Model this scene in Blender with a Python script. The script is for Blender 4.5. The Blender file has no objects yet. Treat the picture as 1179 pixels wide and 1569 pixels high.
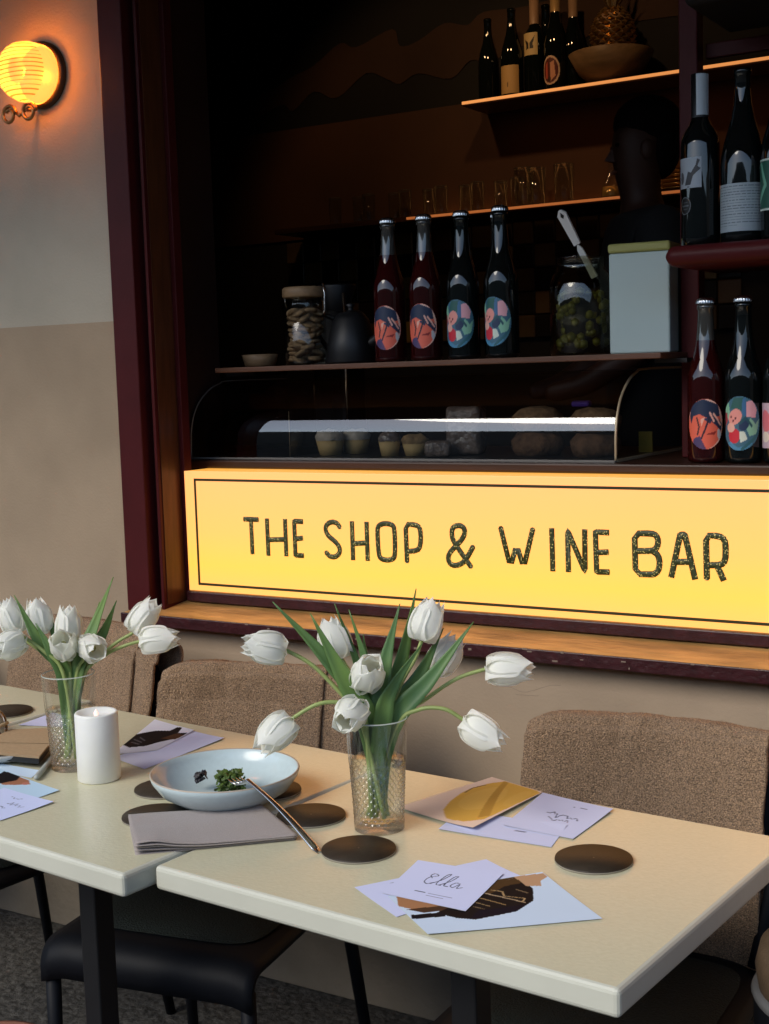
import bpy, bmesh, math, random
import numpy as np
from mathutils import Vector, Matrix, Euler, noise

random.seed(7)
S = bpy.context.scene
COL = S.collection
R = math.radians

# ------------------------------------------------------------------ camera, sky, sun, exposure
cam_d = bpy.data.cameras.new('camera')
cam_d.sensor_fit = 'VERTICAL'
cam_d.sensor_height = 36.0
cam_d.lens = 47.38
cam_d.clip_start = 0.05
cam_d.clip_end = 800
cam = bpy.data.objects.new('camera', cam_d)
COL.objects.link(cam)
cam.matrix_world = Matrix(((0.85138558, -0.02793368, 0.52379606, 0.0),
                           (0.52359680, 0.10512657, -0.84545538, 0.0),
                           (-0.03144820, 0.99406645, 0.10412923, 1.40),
                           (0, 0, 0, 1)))
S.camera = cam

SUN_EL, SUN_AZ = R(38), R(200)
world = bpy.data.worlds.new('World')
S.world = world
world.use_nodes = True
wn = world.node_tree
sky = wn.nodes.new('ShaderNodeTexSky')
sky.sky_type = 'NISHITA'
sky.sun_disc = False
sky.sun_elevation = SUN_EL
sky.sun_rotation = SUN_AZ
sky.air_density = 1.0
sky.dust_density = 0.8
bg = wn.nodes['Background']
bg.inputs[1].default_value = 0.15
wn.links.new(sky.outputs[0], bg.inputs[0])

sun_d = bpy.data.lights.new('sun', 'SUN')
sun_d.energy = 1.15
sun_d.angle = R(32)
sun_d.color = (1.0, 0.93, 0.80)
sun = bpy.data.objects.new('sun', sun_d)
COL.objects.link(sun)
sun.rotation_euler = (R(90) - SUN_EL, 0, R(180) - SUN_AZ + R(0))

S.view_settings.view_transform = 'Standard'
S.view_settings.look = 'None'
S.view_settings.exposure = 0.88
S.view_settings.gamma = 1.0
S.view_settings.use_curve_mapping = False
S.render.engine = 'CYCLES'
S.cycles.max_bounces = 10
S.cycles.transparent_max_bounces = 16
S.cycles.transmission_bounces = 10
S.cycles.caustics_reflective = False
S.cycles.caustics_refractive = True
S.cycles.use_denoising = True
S.cycles.sample_clamp_indirect = 6.0

# ------------------------------------------------------------------ materials
def lin(c):
    return tuple(((v / 12.92) if v <= 0.04045 else ((v + 0.055) / 1.055) ** 2.4) for v in c)

def mat(name, col, rough=0.5, metal=0.0, spec=0.5, noise_s=0, noise_amt=0.0, bump=0.0, bump_s=None, col2=None,
        trans=0.0, ior=1.45, emit=None, emit_s=0.0, sss=0.0, coat=0.0, detail=4.0, stretch=None, sheen=0.0, rough_var=0.0):
    m = bpy.data.materials.new(name)
    m.use_nodes = True
    nt = m.node_tree
    b = nt.nodes['Principled BSDF']
    b.inputs['Base Color'].default_value = (*col, 1)
    b.inputs['Roughness'].default_value = rough
    b.inputs['Metallic'].default_value = metal
    b.inputs['Specular IOR Level'].default_value = spec
    b.inputs['IOR'].default_value = ior
    b.inputs['Transmission Weight'].default_value = trans
    b.inputs['Coat Weight'].default_value = coat
    b.inputs['Coat Roughness'].default_value = 0.25
    if sheen:
        b.inputs['Sheen Weight'].default_value = sheen
        b.inputs['Sheen Roughness'].default_value = 0.5
    if sss:
        b.inputs['Subsurface Weight'].default_value = sss
        b.inputs['Subsurface Radius'].default_value = (0.02, 0.02, 0.015)
        b.inputs['Subsurface Scale'].default_value = 0.3
    if emit:
        b.inputs['Emission Color'].default_value = (*emit, 1)
        b.inputs['Emission Strength'].default_value = emit_s
    if noise_s or bump:
        tc = nt.nodes.new('ShaderNodeTexCoord')
        mp = nt.nodes.new('ShaderNodeMapping')
        nt.links.new(tc.outputs['Object'], mp.inputs[0])
        if stretch:
            mp.inputs['Scale'].default_value = stretch
    if noise_s:
        n = nt.nodes.new('ShaderNodeTexNoise')
        n.inputs['Scale'].default_value = noise_s
        n.inputs['Detail'].default_value = detail
        nt.links.new(mp.outputs[0], n.inputs['Vector'])
        rp = nt.nodes.new('ShaderNodeValToRGB')
        c2 = col2 if col2 else tuple(v * (1 - noise_amt) for v in col)
        rp.color_ramp.elements[0].position = 0.32
        rp.color_ramp.elements[1].position = 0.68
        rp.color_ramp.elements[0].color = (*c2, 1)
        rp.color_ramp.elements[1].color = (*col, 1)
        nt.links.new(n.outputs[0], rp.inputs[0])
        nt.links.new(rp.outputs[0], b.inputs['Base Color'])
        if rough_var:
            mr = nt.nodes.new('ShaderNodeMapRange')
            mr.inputs[3].default_value = max(0, rough - rough_var)
            mr.inputs[4].default_value = min(1, rough + rough_var)
            nt.links.new(n.outputs[0], mr.inputs[0])
            nt.links.new(mr.outputs[0], b.inputs['Roughness'])
    if bump:
        n2 = nt.nodes.new('ShaderNodeTexNoise')
        n2.inputs['Scale'].default_value = bump_s or noise_s
        n2.inputs['Detail'].default_value = 5
        nt.links.new(mp.outputs[0], n2.inputs['Vector'])
        bp = nt.nodes.new('ShaderNodeBump')
        bp.inputs['Strength'].default_value = bump
        bp.inputs['Distance'].default_value = 0.01
        nt.links.new(n2.outputs[0], bp.inputs['Height'])
        nt.links.new(bp.outputs[0], b.inputs['Normal'])
    return m

def attr_mat(name, rough=0.5, spec=0.5, coat=0.0):
    """flat print: the colours of a printed card or label come from the mesh's own 'print' attribute"""
    m = bpy.data.materials.new(name)
    m.use_nodes = True
    nt = m.node_tree
    b = nt.nodes['Principled BSDF']
    a = nt.nodes.new('ShaderNodeAttribute')
    a.attribute_name = 'print'
    nt.links.new(a.outputs['Color'], b.inputs['Base Color'])
    b.inputs['Roughness'].default_value = rough
    b.inputs['Specular IOR Level'].default_value = spec
    b.inputs['Coat Weight'].default_value = coat
    return m

M = {}
M['plaster_low'] = mat('beige_render', (0.42, 0.315, 0.215), 0.88, spec=0.2, noise_s=4.5, noise_amt=0.17, bump=0.12, bump_s=150, detail=8)
M['plaster_high'] = mat('pale_render', (0.50, 0.44, 0.345), 0.88, spec=0.2, noise_s=4.5, noise_amt=0.15, bump=0.12, bump_s=150, detail=8)
M['crack'] = mat('crack_shade', (0.22, 0.165, 0.115), 0.9)
M['plinth'] = mat('plinth_render', (0.24, 0.20, 0.15), 0.9, noise_s=6, noise_amt=0.3, bump=0.3, bump_s=60)
M['ground'] = mat('rough_concrete', (0.10, 0.095, 0.085), 0.9, noise_s=55, noise_amt=0.72, bump=0.9, bump_s=60, detail=3)
M['maroon'] = mat('maroon_gloss_paint', (0.072, 0.010, 0.011), 0.45, spec=0.18, noise_s=14, noise_amt=0.15, bump=0.04, bump_s=60)
M['maroon_worn'] = mat('worn_maroon_paint', (0.050, 0.010, 0.013), 0.38, noise_s=40, noise_amt=0.45, bump=0.25, bump_s=70)
M['sill'] = mat('worn_sill_sign_glow', (0.68, 0.37, 0.125), 0.30, noise_s=26, noise_amt=0.5, bump=0.2, bump_s=60, stretch=(0.3, 1, 1))  # worn sill top, with the sign's orange glow put into its colour
M['reveal'] = mat('brown_reveal_varnish', (0.11, 0.042, 0.018), 0.30, spec=0.4, noise_s=22, noise_amt=0.35, stretch=(4, 4, 0.5))
M['chip'] = mat('bare_plaster_chip', (0.22, 0.16, 0.12), 0.9)
M['groove'] = mat('dark_groove', (0.012, 0.005, 0.005), 0.6)
M['dark_wood'] = mat('dark_stained_wood', (0.045, 0.017, 0.010), 0.4, noise_s=10, noise_amt=0.5, stretch=(0.6, 8, 8))
M['shelf_wood'] = mat('brown_shelf_wood', (0.14, 0.062, 0.035), 0.38, noise_s=9, noise_amt=0.4, stretch=(0.5, 10, 10), bump=0.05, bump_s=30)
M['black'] = mat('matt_black', (0.008, 0.008, 0.009), 0.45)
M['chair_metal'] = mat('black_powder_coat', (0.006, 0.007, 0.010), 0.55, spec=0.18, noise_s=60, noise_amt=0.2, bump=0.03, bump_s=400)
M['pad'] = mat('black_green_weave', (0.012, 0.022, 0.018), 0.8, noise_s=260, noise_amt=0.6, bump=0.5, bump_s=300)
M['laminate'] = mat('cream_laminate', (0.63, 0.60, 0.42), 0.27, spec=0.65, coat=0.35, noise_s=160, noise_amt=0.05, bump=0.07, bump_s=190)
M['lipping'] = mat('cream_lipping', (0.58, 0.575, 0.475), 0.38, noise_s=9, noise_amt=0.07, bump=0.03, bump_s=60)
M['ceramic'] = mat('pale_blue_glaze', (0.50, 0.60, 0.62), 0.16, noise_s=120, noise_amt=0.05, spec=0.6)
M['ceramic_rim'] = mat('bare_clay_rim', (0.42, 0.36, 0.29), 0.5)
M['dish'] = mat('grey_dish_glaze', (0.46, 0.45, 0.42), 0.3)
M['coaster'] = mat('dark_brown_leather', (0.036, 0.026, 0.017), 0.48, spec=0.3, noise_s=90, noise_amt=0.25, bump=0.12, bump_s=500)
M['coaster_edge'] = mat('pale_cut_edge', (0.30, 0.27, 0.22), 0.7)
M['napkin'] = mat('mauve_grey_linen', (0.33, 0.285, 0.265), 0.85, noise_s=300, noise_amt=0.1, bump=0.2, bump_s=600, sheen=0.2)
M['steel'] = mat('polished_steel', (0.72, 0.70, 0.67), 0.27, metal=1.0)
M['wax'] = mat('white_wax', (0.80, 0.80, 0.76), 0.45, sss=0.35, noise_s=40, noise_amt=0.03)
M['flame'] = mat('flame_tip', (0.9, 0.8, 0.75), 0.4, emit=(1.0, 0.55, 0.42), emit_s=0.5)
M['petal'] = mat('white_petal', (0.95, 0.95, 0.90), 0.45, spec=0.35, sss=0.15, noise_s=30, noise_amt=0.03)
def petal_mat():
    m = M['petal']
    nt = m.node_tree
    b = nt.nodes['Principled BSDF']
    out = nt.nodes['Material Output']
    tl_ = nt.nodes.new('ShaderNodeBsdfTranslucent'); tl_.inputs[0].default_value = (0.95, 0.96, 0.86, 1)
    mx = nt.nodes.new('ShaderNodeMixShader'); mx.inputs[0].default_value = 0.40
    nt.links.new(b.outputs[0], mx.inputs[1]); nt.links.new(tl_.outputs[0], mx.inputs[2])
    nt.links.new(mx.outputs[0], out.inputs[0])
petal_mat()
M['pistil'] = mat('pale_green_pistil', (0.42, 0.40, 0.16), 0.5)
M['stem'] = mat('pale_green_stem', (0.32, 0.40, 0.13), 0.45, noise_s=30, noise_amt=0.2)
M['leaf'] = mat('tulip_leaf', (0.140, 0.230, 0.055), 0.45, spec=0.35, noise_s=18, noise_amt=0.35, col2=(0.080, 0.165, 0.060), stretch=(1, 1, 0.3))
M['salad'] = mat('salad_green', (0.085, 0.14, 0.025), 0.5, noise_s=90, noise_amt=0.5)
M['salad_dark'] = mat('salad_dark', (0.02, 0.018, 0.022), 0.5)
M['kraft'] = mat('kraft_paper', (0.42, 0.29, 0.165), 0.8, noise_s=160, noise_amt=0.12, bump=0.08, bump_s=90)
M['pen'] = mat('grey_pen_plastic', (0.38, 0.40, 0.36), 0.35)
M['tortoise'] = mat('tortoiseshell', (0.20, 0.09, 0.025), 0.12, noise_s=70, noise_amt=0.85, coat=0.6)
M['lens'] = mat('brown_lens', (0.05, 0.025, 0.012), 0.05, spec=0.7)
M['temple'] = mat('tan_acetate', (0.42, 0.31, 0.17), 0.25)
M['green_glass'] = mat('dark_bottle_glass', (0.004, 0.006, 0.006), 0.04, spec=0.55, ior=1.5)
M['red_glass'] = mat('red_wine_bottle', (0.028, 0.003, 0.003), 0.04, spec=0.55, ior=1.5)
M['clear_neck'] = mat('clear_neck_glass', (0.05, 0.05, 0.045), 0.05, spec=0.8, ior=1.5)
M['cap'] = mat('silver_crown_cap', (0.60, 0.60, 0.60), 0.25, metal=1.0)
M['white_foil'] = mat('white_foil', (0.50, 0.56, 0.60), 0.4)
M['gold_foil'] = mat('gold_foil', (0.55, 0.36, 0.16), 0.35, metal=0.3)
M['brown_foil'] = mat('brown_foil', (0.35, 0.22, 0.14), 0.4)
M['print_label'] = attr_mat('printed_label', 0.45)
M['print_card'] = attr_mat('printed_card', 0.6, 0.06)
M['tin'] = mat('mint_tin_paint', (0.47, 0.57, 0.55), 0.4, noise_s=8, noise_amt=0.04)
M['tin_lid'] = mat('olive_tin_lid', (0.34, 0.33, 0.10), 0.4)
M['cookie'] = mat('cookie', (0.34, 0.20, 0.10), 0.85, noise_s=70, noise_amt=0.5, bump=0.5, bump_s=120)
M['lid_wood'] = mat('lid_wood', (0.30, 0.19, 0.10), 0.5, noise_s=12, noise_amt=0.3, stretch=(1, 6, 6))
M['olive'] = mat('green_olive', (0.20, 0.19, 0.025), 0.3, noise_s=30, noise_amt=0.3)
M['white_plastic'] = mat('white_plastic', (0.62, 0.62, 0.60), 0.35)
M['case_frame'] = mat('case_frame_metal', (0.55, 0.44, 0.28), 0.35, metal=0.4)
M['case_trim'] = mat('case_trim_grey', (0.20, 0.18, 0.16), 0.4)
M['muffin'] = mat('muffin_top', (0.42, 0.27, 0.12), 0.85, noise_s=60, noise_amt=0.5, bump=0.6, bump_s=90)
M['muffin_case'] = mat('muffin_case', (0.55, 0.38, 0.16), 0.7)
M['sugar'] = mat('icing_sugar', (0.62, 0.55, 0.46), 0.9, noise_s=50, noise_amt=0.3, bump=0.4, bump_s=80)
M['bread'] = mat('brown_bread', (0.20, 0.105, 0.055), 0.9, noise_s=40, noise_amt=0.6, bump=0.9, bump_s=60)
M['wrap'] = mat('clear_wrap', (0.25, 0.19, 0.16), 0.15, spec=0.8, bump=0.8, bump_s=55, noise_s=30, noise_amt=0.6)
M['purple'] = mat('purple_wrapper', (0.13, 0.06, 0.42), 0.35)
M['yellow_tag'] = mat('yellow_tag', (0.45, 0.34, 0.06), 0.6)
M['brass'] = mat('aged_brass', (0.52, 0.26, 0.10), 0.3, metal=0.9, noise_s=40, noise_amt=0.3)
M['plate_dark'] = mat('dark_back_plate', (0.05, 0.035, 0.025), 0.4, metal=0.5)
M['tan'] = mat('tan_cushion', (0.09, 0.058, 0.032), 0.7, noise_s=90, noise_amt=0.15, bump=0.1, bump_s=200)
M['grey_rim'] = mat('grey_rim', (0.14, 0.14, 0.14), 0.4)
M['terracotta'] = mat('terracotta', (0.26, 0.10, 0.06), 0.8, noise_s=20, noise_amt=0.3)
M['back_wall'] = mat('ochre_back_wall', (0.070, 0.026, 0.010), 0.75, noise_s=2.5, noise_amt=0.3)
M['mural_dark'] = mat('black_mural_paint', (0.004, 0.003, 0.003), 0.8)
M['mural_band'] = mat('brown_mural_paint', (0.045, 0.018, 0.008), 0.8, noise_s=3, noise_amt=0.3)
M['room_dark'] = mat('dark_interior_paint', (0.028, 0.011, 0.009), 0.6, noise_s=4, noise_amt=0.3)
M['tile_black'] = mat('black_tile', (0.012, 0.010, 0.009), 0.2)
M['tile_ochre'] = mat('ochre_tile', (0.19, 0.12, 0.035), 0.25, noise_s=6, noise_amt=0.4)
M['tile_cream'] = mat('brown_tile', (0.085, 0.055, 0.028), 0.25, noise_s=6, noise_amt=0.4)
M['led_dim'] = mat('dim_shelf_light', (0.9, 0.5, 0.3), 0.5, emit=(1.0, 0.26, 0.06), emit_s=0.13)
M['led'] = mat('warm_shelf_light', (0.9, 0.6, 0.3), 0.5, emit=(1.0, 0.36, 0.10), emit_s=0.36)
M['gold'] = mat('pineapple_gold', (0.45, 0.27, 0.10), 0.3, metal=0.8)
M['amber'] = mat('amber_plate', (0.50, 0.30, 0.10), 0.2, metal=0.4)
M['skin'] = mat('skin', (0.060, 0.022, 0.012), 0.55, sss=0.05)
M['hair'] = mat('dark_hair', (0.006, 0.004, 0.004), 0.8, spec=0.1)
M['shirt'] = mat('black_shirt', (0.008, 0.008, 0.009), 0.85)
M['unseen_awning'] = mat('maroon_canvas', (0.055, 0.014, 0.014), 0.9)
M['facade'] = mat('street_facade', (0.16, 0.14, 0.12), 0.9, noise_s=0.4, noise_amt=0.3)
M['sign_ink'] = None

def glass_mat(name, col=(1, 1, 1), rough=0.0, ior=1.45):
    m = bpy.data.materials.new(name)
    m.use_nodes = True
    nt = m.node_tree
    b = nt.nodes['Principled BSDF']
    b.inputs['Base Color'].default_value = (*col, 1)
    b.inputs['Roughness'].default_value = rough
    b.inputs['IOR'].default_value = ior
    b.inputs['Transmission Weight'].default_value = 1.0
    return m
M['glass'] = glass_mat('clear_glass', (0.97, 0.98, 0.97), 0.0, 1.5)
M['water'] = glass_mat('water', (0.93, 0.97, 0.90), 0.0, 1.33)

def pane_mat(name, tint=(0.94, 0.96, 0.95), f0=0.045, refr=0.0, ior=1.3):
    """a thin pane: clear straight through, with a mirror reflection that grows at grazing angles"""
    m = bpy.data.materials.new(name)
    m.use_nodes = True
    nt = m.node_tree
    nt.nodes.remove(nt.nodes['Principled BSDF'])
    out = nt.nodes['Material Output']
    tr = nt.nodes.new('ShaderNodeBsdfTransparent')
    tr.inputs[0].default_value = (*tint, 1)
    gl = nt.nodes.new('ShaderNodeBsdfGlossy')
    gl.inputs['Roughness'].default_value = 0.0
    lw = nt.nodes.new('ShaderNodeLayerWeight')
    pw_ = nt.nodes.new('ShaderNodeMath'); pw_.operation = 'POWER'; pw_.inputs[1].default_value = 5.0
    nt.links.new(lw.outputs['Facing'], pw_.inputs[0])
    fr = nt.nodes.new('ShaderNodeMath'); fr.operation = 'MULTIPLY_ADD'
    fr.inputs[1].default_value = 1 - f0; fr.inputs[2].default_value = f0
    nt.links.new(pw_.outputs[0], fr.inputs[0])
    lw.inputs[0].default_value = 0.5
    mx = nt.nodes.new('ShaderNodeMixShader')
    nt.links.new(fr.outputs[0], mx.inputs[0])
    src = tr
    if refr:
        rf = nt.nodes.new('ShaderNodeBsdfRefraction')
        rf.inputs['Color'].default_value = (*tint, 1)
        rf.inputs['IOR'].default_value = ior
        rf.inputs['Roughness'].default_value = 0.0
        m2 = nt.nodes.new('ShaderNodeMixShader')
        m2.inputs[0].default_value = refr
        nt.links.new(tr.outputs[0], m2.inputs[1])
        nt.links.new(rf.outputs[0], m2.inputs[2])
        src = m2
    nt.links.new(src.outputs[0], mx.inputs[1])
    nt.links.new(gl.outputs[0], mx.inputs[2])
    nt.links.new(mx.outputs[0], out.inputs[0])
    return m
M['pane'] = pane_mat('thin_pane')
M['case_glass'] = pane_mat('case_pane', (0.66, 0.67, 0.66), 0.13)  # grey tint stands in for the weaker daylight inside the case
M['jar_dark'] = pane_mat('smoky_jar', (0.78, 0.78, 0.70), 0.05)
M['vase_glass'] = pane_mat('cut_crystal', (1.0, 1.0, 1.0), 0.10, 0.30, 1.45)
M['vase_clear'] = pane_mat('clear_crystal', (0.995, 0.998, 0.99), 0.05, 0.0, 1.25)
M['rim_highlight'] = mat('glass_rim_highlight', (0.50, 0.54, 0.48), 0.08, spec=0.9)  # vase rim, its highlight put in as a pale opaque colour
M['vase_water'] = pane_mat('vase_water', (0.98, 0.995, 0.95), 0.02, 0.0, 1.12)

def throw_mat():
    m = mat('brown_terry', (0.62, 0.39, 0.22), 0.95, noise_s=400, noise_amt=0.72, bump=1.0, bump_s=420, detail=2, sheen=0.1)
    return m
M['throw'] = throw_mat()

def sign_face_mat():
    """back-lit acrylic: the lamps sit along its lower edge, so it glows strongest there"""
    m = bpy.data.materials.new('lit_acrylic')
    m.use_nodes = True
    nt = m.node_tree
    b = nt.nodes['Principled BSDF']
    tc = nt.nodes.new('ShaderNodeTexCoord')
    sp = nt.nodes.new('ShaderNodeSeparateXYZ')
    nt.links.new(tc.outputs['Object'], sp.inputs[0])
    mr = nt.nodes.new('ShaderNodeMapRange')
    mr.inputs[1].default_value = 0.886
    mr.inputs[2].default_value = 1.176
    nt.links.new(sp.outputs['Z'], mr.inputs[0])
    rp = nt.nodes.new('ShaderNodeValToRGB')
    e = rp.color_ramp.elements
    e[0].position = 0.0
    e[0].color = (1.0, 0.40, 0.090, 1)
    e[1].position = 1.0
    e[1].color = (1.0, 0.375, 0.120, 1)
    a = e.new(0.22); a.color = (1.0, 0.440, 0.056, 1)
    a = e.new(0.5); a.color = (1.0, 0.400, 0.090, 1)
    nt.links.new(mr.outputs[0], rp.inputs[0])
    nt.links.new(rp.outputs[0], b.inputs['Emission Color'])
    b.inputs['Emission Strength'].default_value = 0.89
    b.inputs['Base Color'].default_value = (0.10, 0.075, 0.04, 1)
    b.inputs['Roughness'].default_value = 0.35
    return m
M['sign_face'] = sign_face_mat()
M['sign_top'] = mat('lit_acrylic_edge', (0.5, 0.35, 0.15), 0.4, emit=(1.0, 0.45, 0.06), emit_s=0.48)
M['sign_line'] = mat('dark_olive_line', (0.040, 0.036, 0.008), 0.5)

def ink_mat():
    m = bpy.data.materials.new('perforated_dark_lettering')
    m.use_nodes = True
    nt = m.node_tree
    b = nt.nodes['Principled BSDF']
    tc = nt.nodes.new('ShaderNodeTexCoord')
    v = nt.nodes.new('ShaderNodeTexVoronoi')
    v.inputs['Scale'].default_value = 230
    nt.links.new(tc.outputs['Object'], v.inputs['Vector'])
    rp = nt.nodes.new('ShaderNodeValToRGB')
    rp.color_ramp.elements[0].position = 0.15
    rp.color_ramp.elements[0].color = (1, 1, 1, 1)
    rp.color_ramp.elements[1].position = 0.32
    rp.color_ramp.elements[1].color = (0, 0, 0, 1)
    nt.links.new(v.outputs['Distance'], rp.inputs[0])
    b.inputs['Base Color'].default_value = (0.040, 0.050, 0.010, 1)
    b.inputs['Emission Color'].default_value = (0.95, 0.72, 0.22, 1)
    mu = nt.nodes.new('ShaderNodeMath'); mu.operation = 'MULTIPLY'
    mu.inputs[1].default_value = 0.42
    nt.links.new(rp.outputs[0], mu.inputs[0])
    nt.links.new(mu.outputs[0], b.inputs['Emission Strength'])
    b.inputs['Roughness'].default_value = 0.5
    return m
M['sign_ink'] = ink_mat()

def lamp_mat(name, tcol, emit, es, tl=0.5):
    m = bpy.data.materials.new(name)
    m.use_nodes = True
    nt = m.node_tree
    b = nt.nodes['Principled BSDF']
    out = nt.nodes['Material Output']
    b.inputs['Base Color'].default_value = (*tcol, 1)
    b.inputs['Roughness'].default_value = 0.25
    b.inputs['Emission Color'].default_value = (*emit, 1)
    b.inputs['Emission Strength'].default_value = es
    tl_ = nt.nodes.new('ShaderNodeBsdfTranslucent'); tl_.inputs[0].default_value = (*tcol, 1)
    tr = nt.nodes.new('ShaderNodeBsdfTransparent'); tr.inputs[0].default_value = (*tcol, 1)
    m1 = nt.nodes.new('ShaderNodeMixShader'); m1.inputs[0].default_value = 0.86
    m2 = nt.nodes.new('ShaderNodeMixShader'); m2.inputs[0].default_value = tl
    nt.links.new(tl_.outputs[0], m1.inputs[1]); nt.links.new(tr.outputs[0], m1.inputs[2])
    nt.links.new(b.outputs[0], m2.inputs[1]); nt.links.new(m1.outputs[0], m2.inputs[2])
    nt.links.new(m2.outputs[0], out.inputs[0])
    return m
M['lamp_glass'] = lamp_mat('lit_fluted_glass', (0.85, 0.62, 0.28), (1.0, 0.48, 0.10), 0.45, 0.20)
M['lamp_ring'] = lamp_mat('lit_lamp_ring', (0.9, 0.6, 0.28), (1.0, 0.46, 0.12), 0.45, 0.22)
M['lamp_rib_shade'] = lamp_mat('shaded_flute', (0.5, 0.25, 0.08), (1.0, 0.30, 0.03), 0.24, 0.2)  # dimmer copy of the rib glass: dark lines between ribs put into colour
M['lamp_inner'] = mat('lamp_bulb', (0.9, 0.7, 0.3), 0.4, emit=(1.0, 0.72, 0.03), emit_s=0.7)

# ------------------------------------------------------------------ helpers
def link(o, parent=None):
    COL.objects.link(o)
    if parent is not None:
        o.parent = parent
    return o

def tag(o, label=None, cat=None, group=None, kind=None):
    if label: o['label'] = label
    if cat: o['category'] = cat
    if group: o['group'] = group
    if kind: o['kind'] = kind
    return o

def empty(name, loc=(0, 0, 0), rz=0.0):
    o = bpy.data.objects.new(name, None)
    o.empty_display_size = 0.05
    o.location = loc
    o.rotation_euler = (0, 0, rz)
    return link(o)

def thing(name, label, cat, loc=(0, 0, 0), rz=0.0, group=None):
    return tag(empty(name, loc, rz), label, cat, group)

def mesh(name, verts, faces, m, parent=None, smooth=False, mats=None, fm=None):
    me = bpy.data.meshes.new(name)
    me.from_pydata([tuple(v) for v in verts], [], faces)
    for mm in (mats or [m]):
        me.materials.append(mm)
    if fm:
        me.polygons.foreach_set('material_index', fm)
    if smooth:
        me.polygons.foreach_set('use_smooth', [True] * len(me.polygons))
    me.update()
    o = bpy.data.objects.new(name, me)
    return link(o, parent)

def from_bm(name, bm, m, parent=None, smooth=False, mats=None):
    me = bpy.data.meshes.new(name)
    bm.normal_update()
    bm.to_mesh(me)
    bm.free()
    for mm in (mats or [m]):
        me.materials.append(mm)
    if smooth:
        me.polygons.foreach_set('use_smooth', [True] * len(me.polygons))
    o = bpy.data.objects.new(name, me)
    return link(o, parent)

def inst(src, parent=None, loc=None, rot=None, name=None):
    o = src.copy()
    if name: o.name = name
    link(o)
    o.parent = parent
    if loc is not None: o.location = loc
    if rot is not None: o.rotation_euler = rot
    return o

def copy_tree(o, parent=None):
    c = o.copy()
    link(c)
    c.parent = parent
    for ch in list(o.children):
        copy_tree(ch, c)
    return c

def bm_box(bm, lo, hi, bev=0.0, seg=2):
    r = bmesh.ops.create_cube(bm, size=1.0)
    vs = r['verts']
    for v in vs:
        v.co = Vector([lo[i] + (v.co[i] + 0.5) * (hi[i] - lo[i]) for i in range(3)])
    if bev:
        es = list({e for v in vs for e in v.link_edges})
        bmesh.ops.bevel(bm, geom=es, offset=bev, segments=seg, affect='EDGES', profile=0.5)

def box(name, lo, hi, m, parent=None, bev=0.0, seg=2, smooth=False):
    bm = bmesh.new()
    bm_box(bm, lo, hi, bev, seg)
    return from_bm(name, bm, m, parent, smooth)

def lathe_data(prof, n=32, cap_lo=False, cap_hi=False, mod=None, mi=None):
    """prof: list of (r, z); mod(k, ang, r, z) -> r"""
    vs, fs, fm = [], [], []
    for k, (r, z) in enumerate(prof):
        for i in range(n):
            a = 2 * math.pi * i / n
            rr = mod(k, a, r, z) if mod else r
            vs.append((rr * math.cos(a), rr * math.sin(a), z))
    for k in range(len(prof) - 1):
        for i in range(n):
            j = (i + 1) % n
            fs.append((k * n + i, k * n + j, (k + 1) * n + j, (k + 1) * n + i))
            fm.append(mi[k] if mi else 0)
    if cap_lo:
        fs.append(tuple(reversed(range(n)))); fm.append(mi[0] if mi else 0)
    if cap_hi:
        b = (len(prof) - 1) * n
        fs.append(tuple(range(b, b + n))); fm.append(mi[-1] if mi else 0)
    return vs, fs, fm

def lathe(name, prof, m, parent=None, n=32, cap_lo=False, cap_hi=False, mod=None, mats=None, mi=None, smooth=True):
    vs, fs, fm = lathe_data(prof, n, cap_lo, cap_hi, mod, mi)
    return mesh(name, vs, fs, m, parent, smooth, mats, fm if mats else None)

def spline(pts, n):
    """Catmull-Rom through the points"""
    P = [Vector(p) for p in pts]
    P = [P[0] * 2 - P[1]] + P + [P[-1] * 2 - P[-2]]
    out = []
    segs = len(P) - 3
    for k in range(n + 1):
        t = k / n * segs
        i = min(int(t), segs - 1)
        f = t - i
        a, b, c, d = P[i:i + 4]
        out.append(0.5 * ((2 * b) + (c - a) * f + (2 * a - 5 * b + 4 * c - d) * f * f + (3 * b - a - 3 * c + d) * f ** 3))
    return out

def tube_data(pts, rad, n=8, vs=None, fs=None, flat=None):
    vs = [] if vs is None else vs
    fs = [] if fs is None else fs
    base = len(vs)
    P = [Vector(p) for p in pts]
    up = Vector((0.13, 0.31, 0.94)).normalized()
    ref = None
    for k, p in enumerate(P):
        t = (P[min(k + 1, len(P) - 1)] - P[max(k - 1, 0)]).normalized()
        if ref is None:
            ref = up if abs(t.dot(up)) < 0.9 else Vector((1, 0, 0))
        s = (ref - t * ref.dot(t)).normalized()
        ref = s
        b = t.cross(s)
        r = rad[k] if isinstance(rad, (list, tuple)) else rad
        for i in range(n):
            a = 2 * math.pi * i / n
            d = s * math.cos(a) * r + b * math.sin(a) * r
            if flat: d = Vector((d.x, d.y * flat, d.z))
            vs.append(p + d)
    for k in range(len(P) - 1):
        for i in range(n):
            j = (i + 1) % n
            fs.append((base + k * n + i, base + k * n + j, base + (k + 1) * n + j, base + (k + 1) * n + i))
    fs.append(tuple(base + i for i in reversed(range(n))))
    e = base + (len(P) - 1) * n
    fs.append(tuple(e + i for i in range(n)))
    return vs, fs

def tube(name, pts, rad, m, parent=None, n=8, smooth=True):
    vs, fs = tube_data(pts, rad, n)
    return mesh(name, vs, fs, m, parent, smooth)

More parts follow.
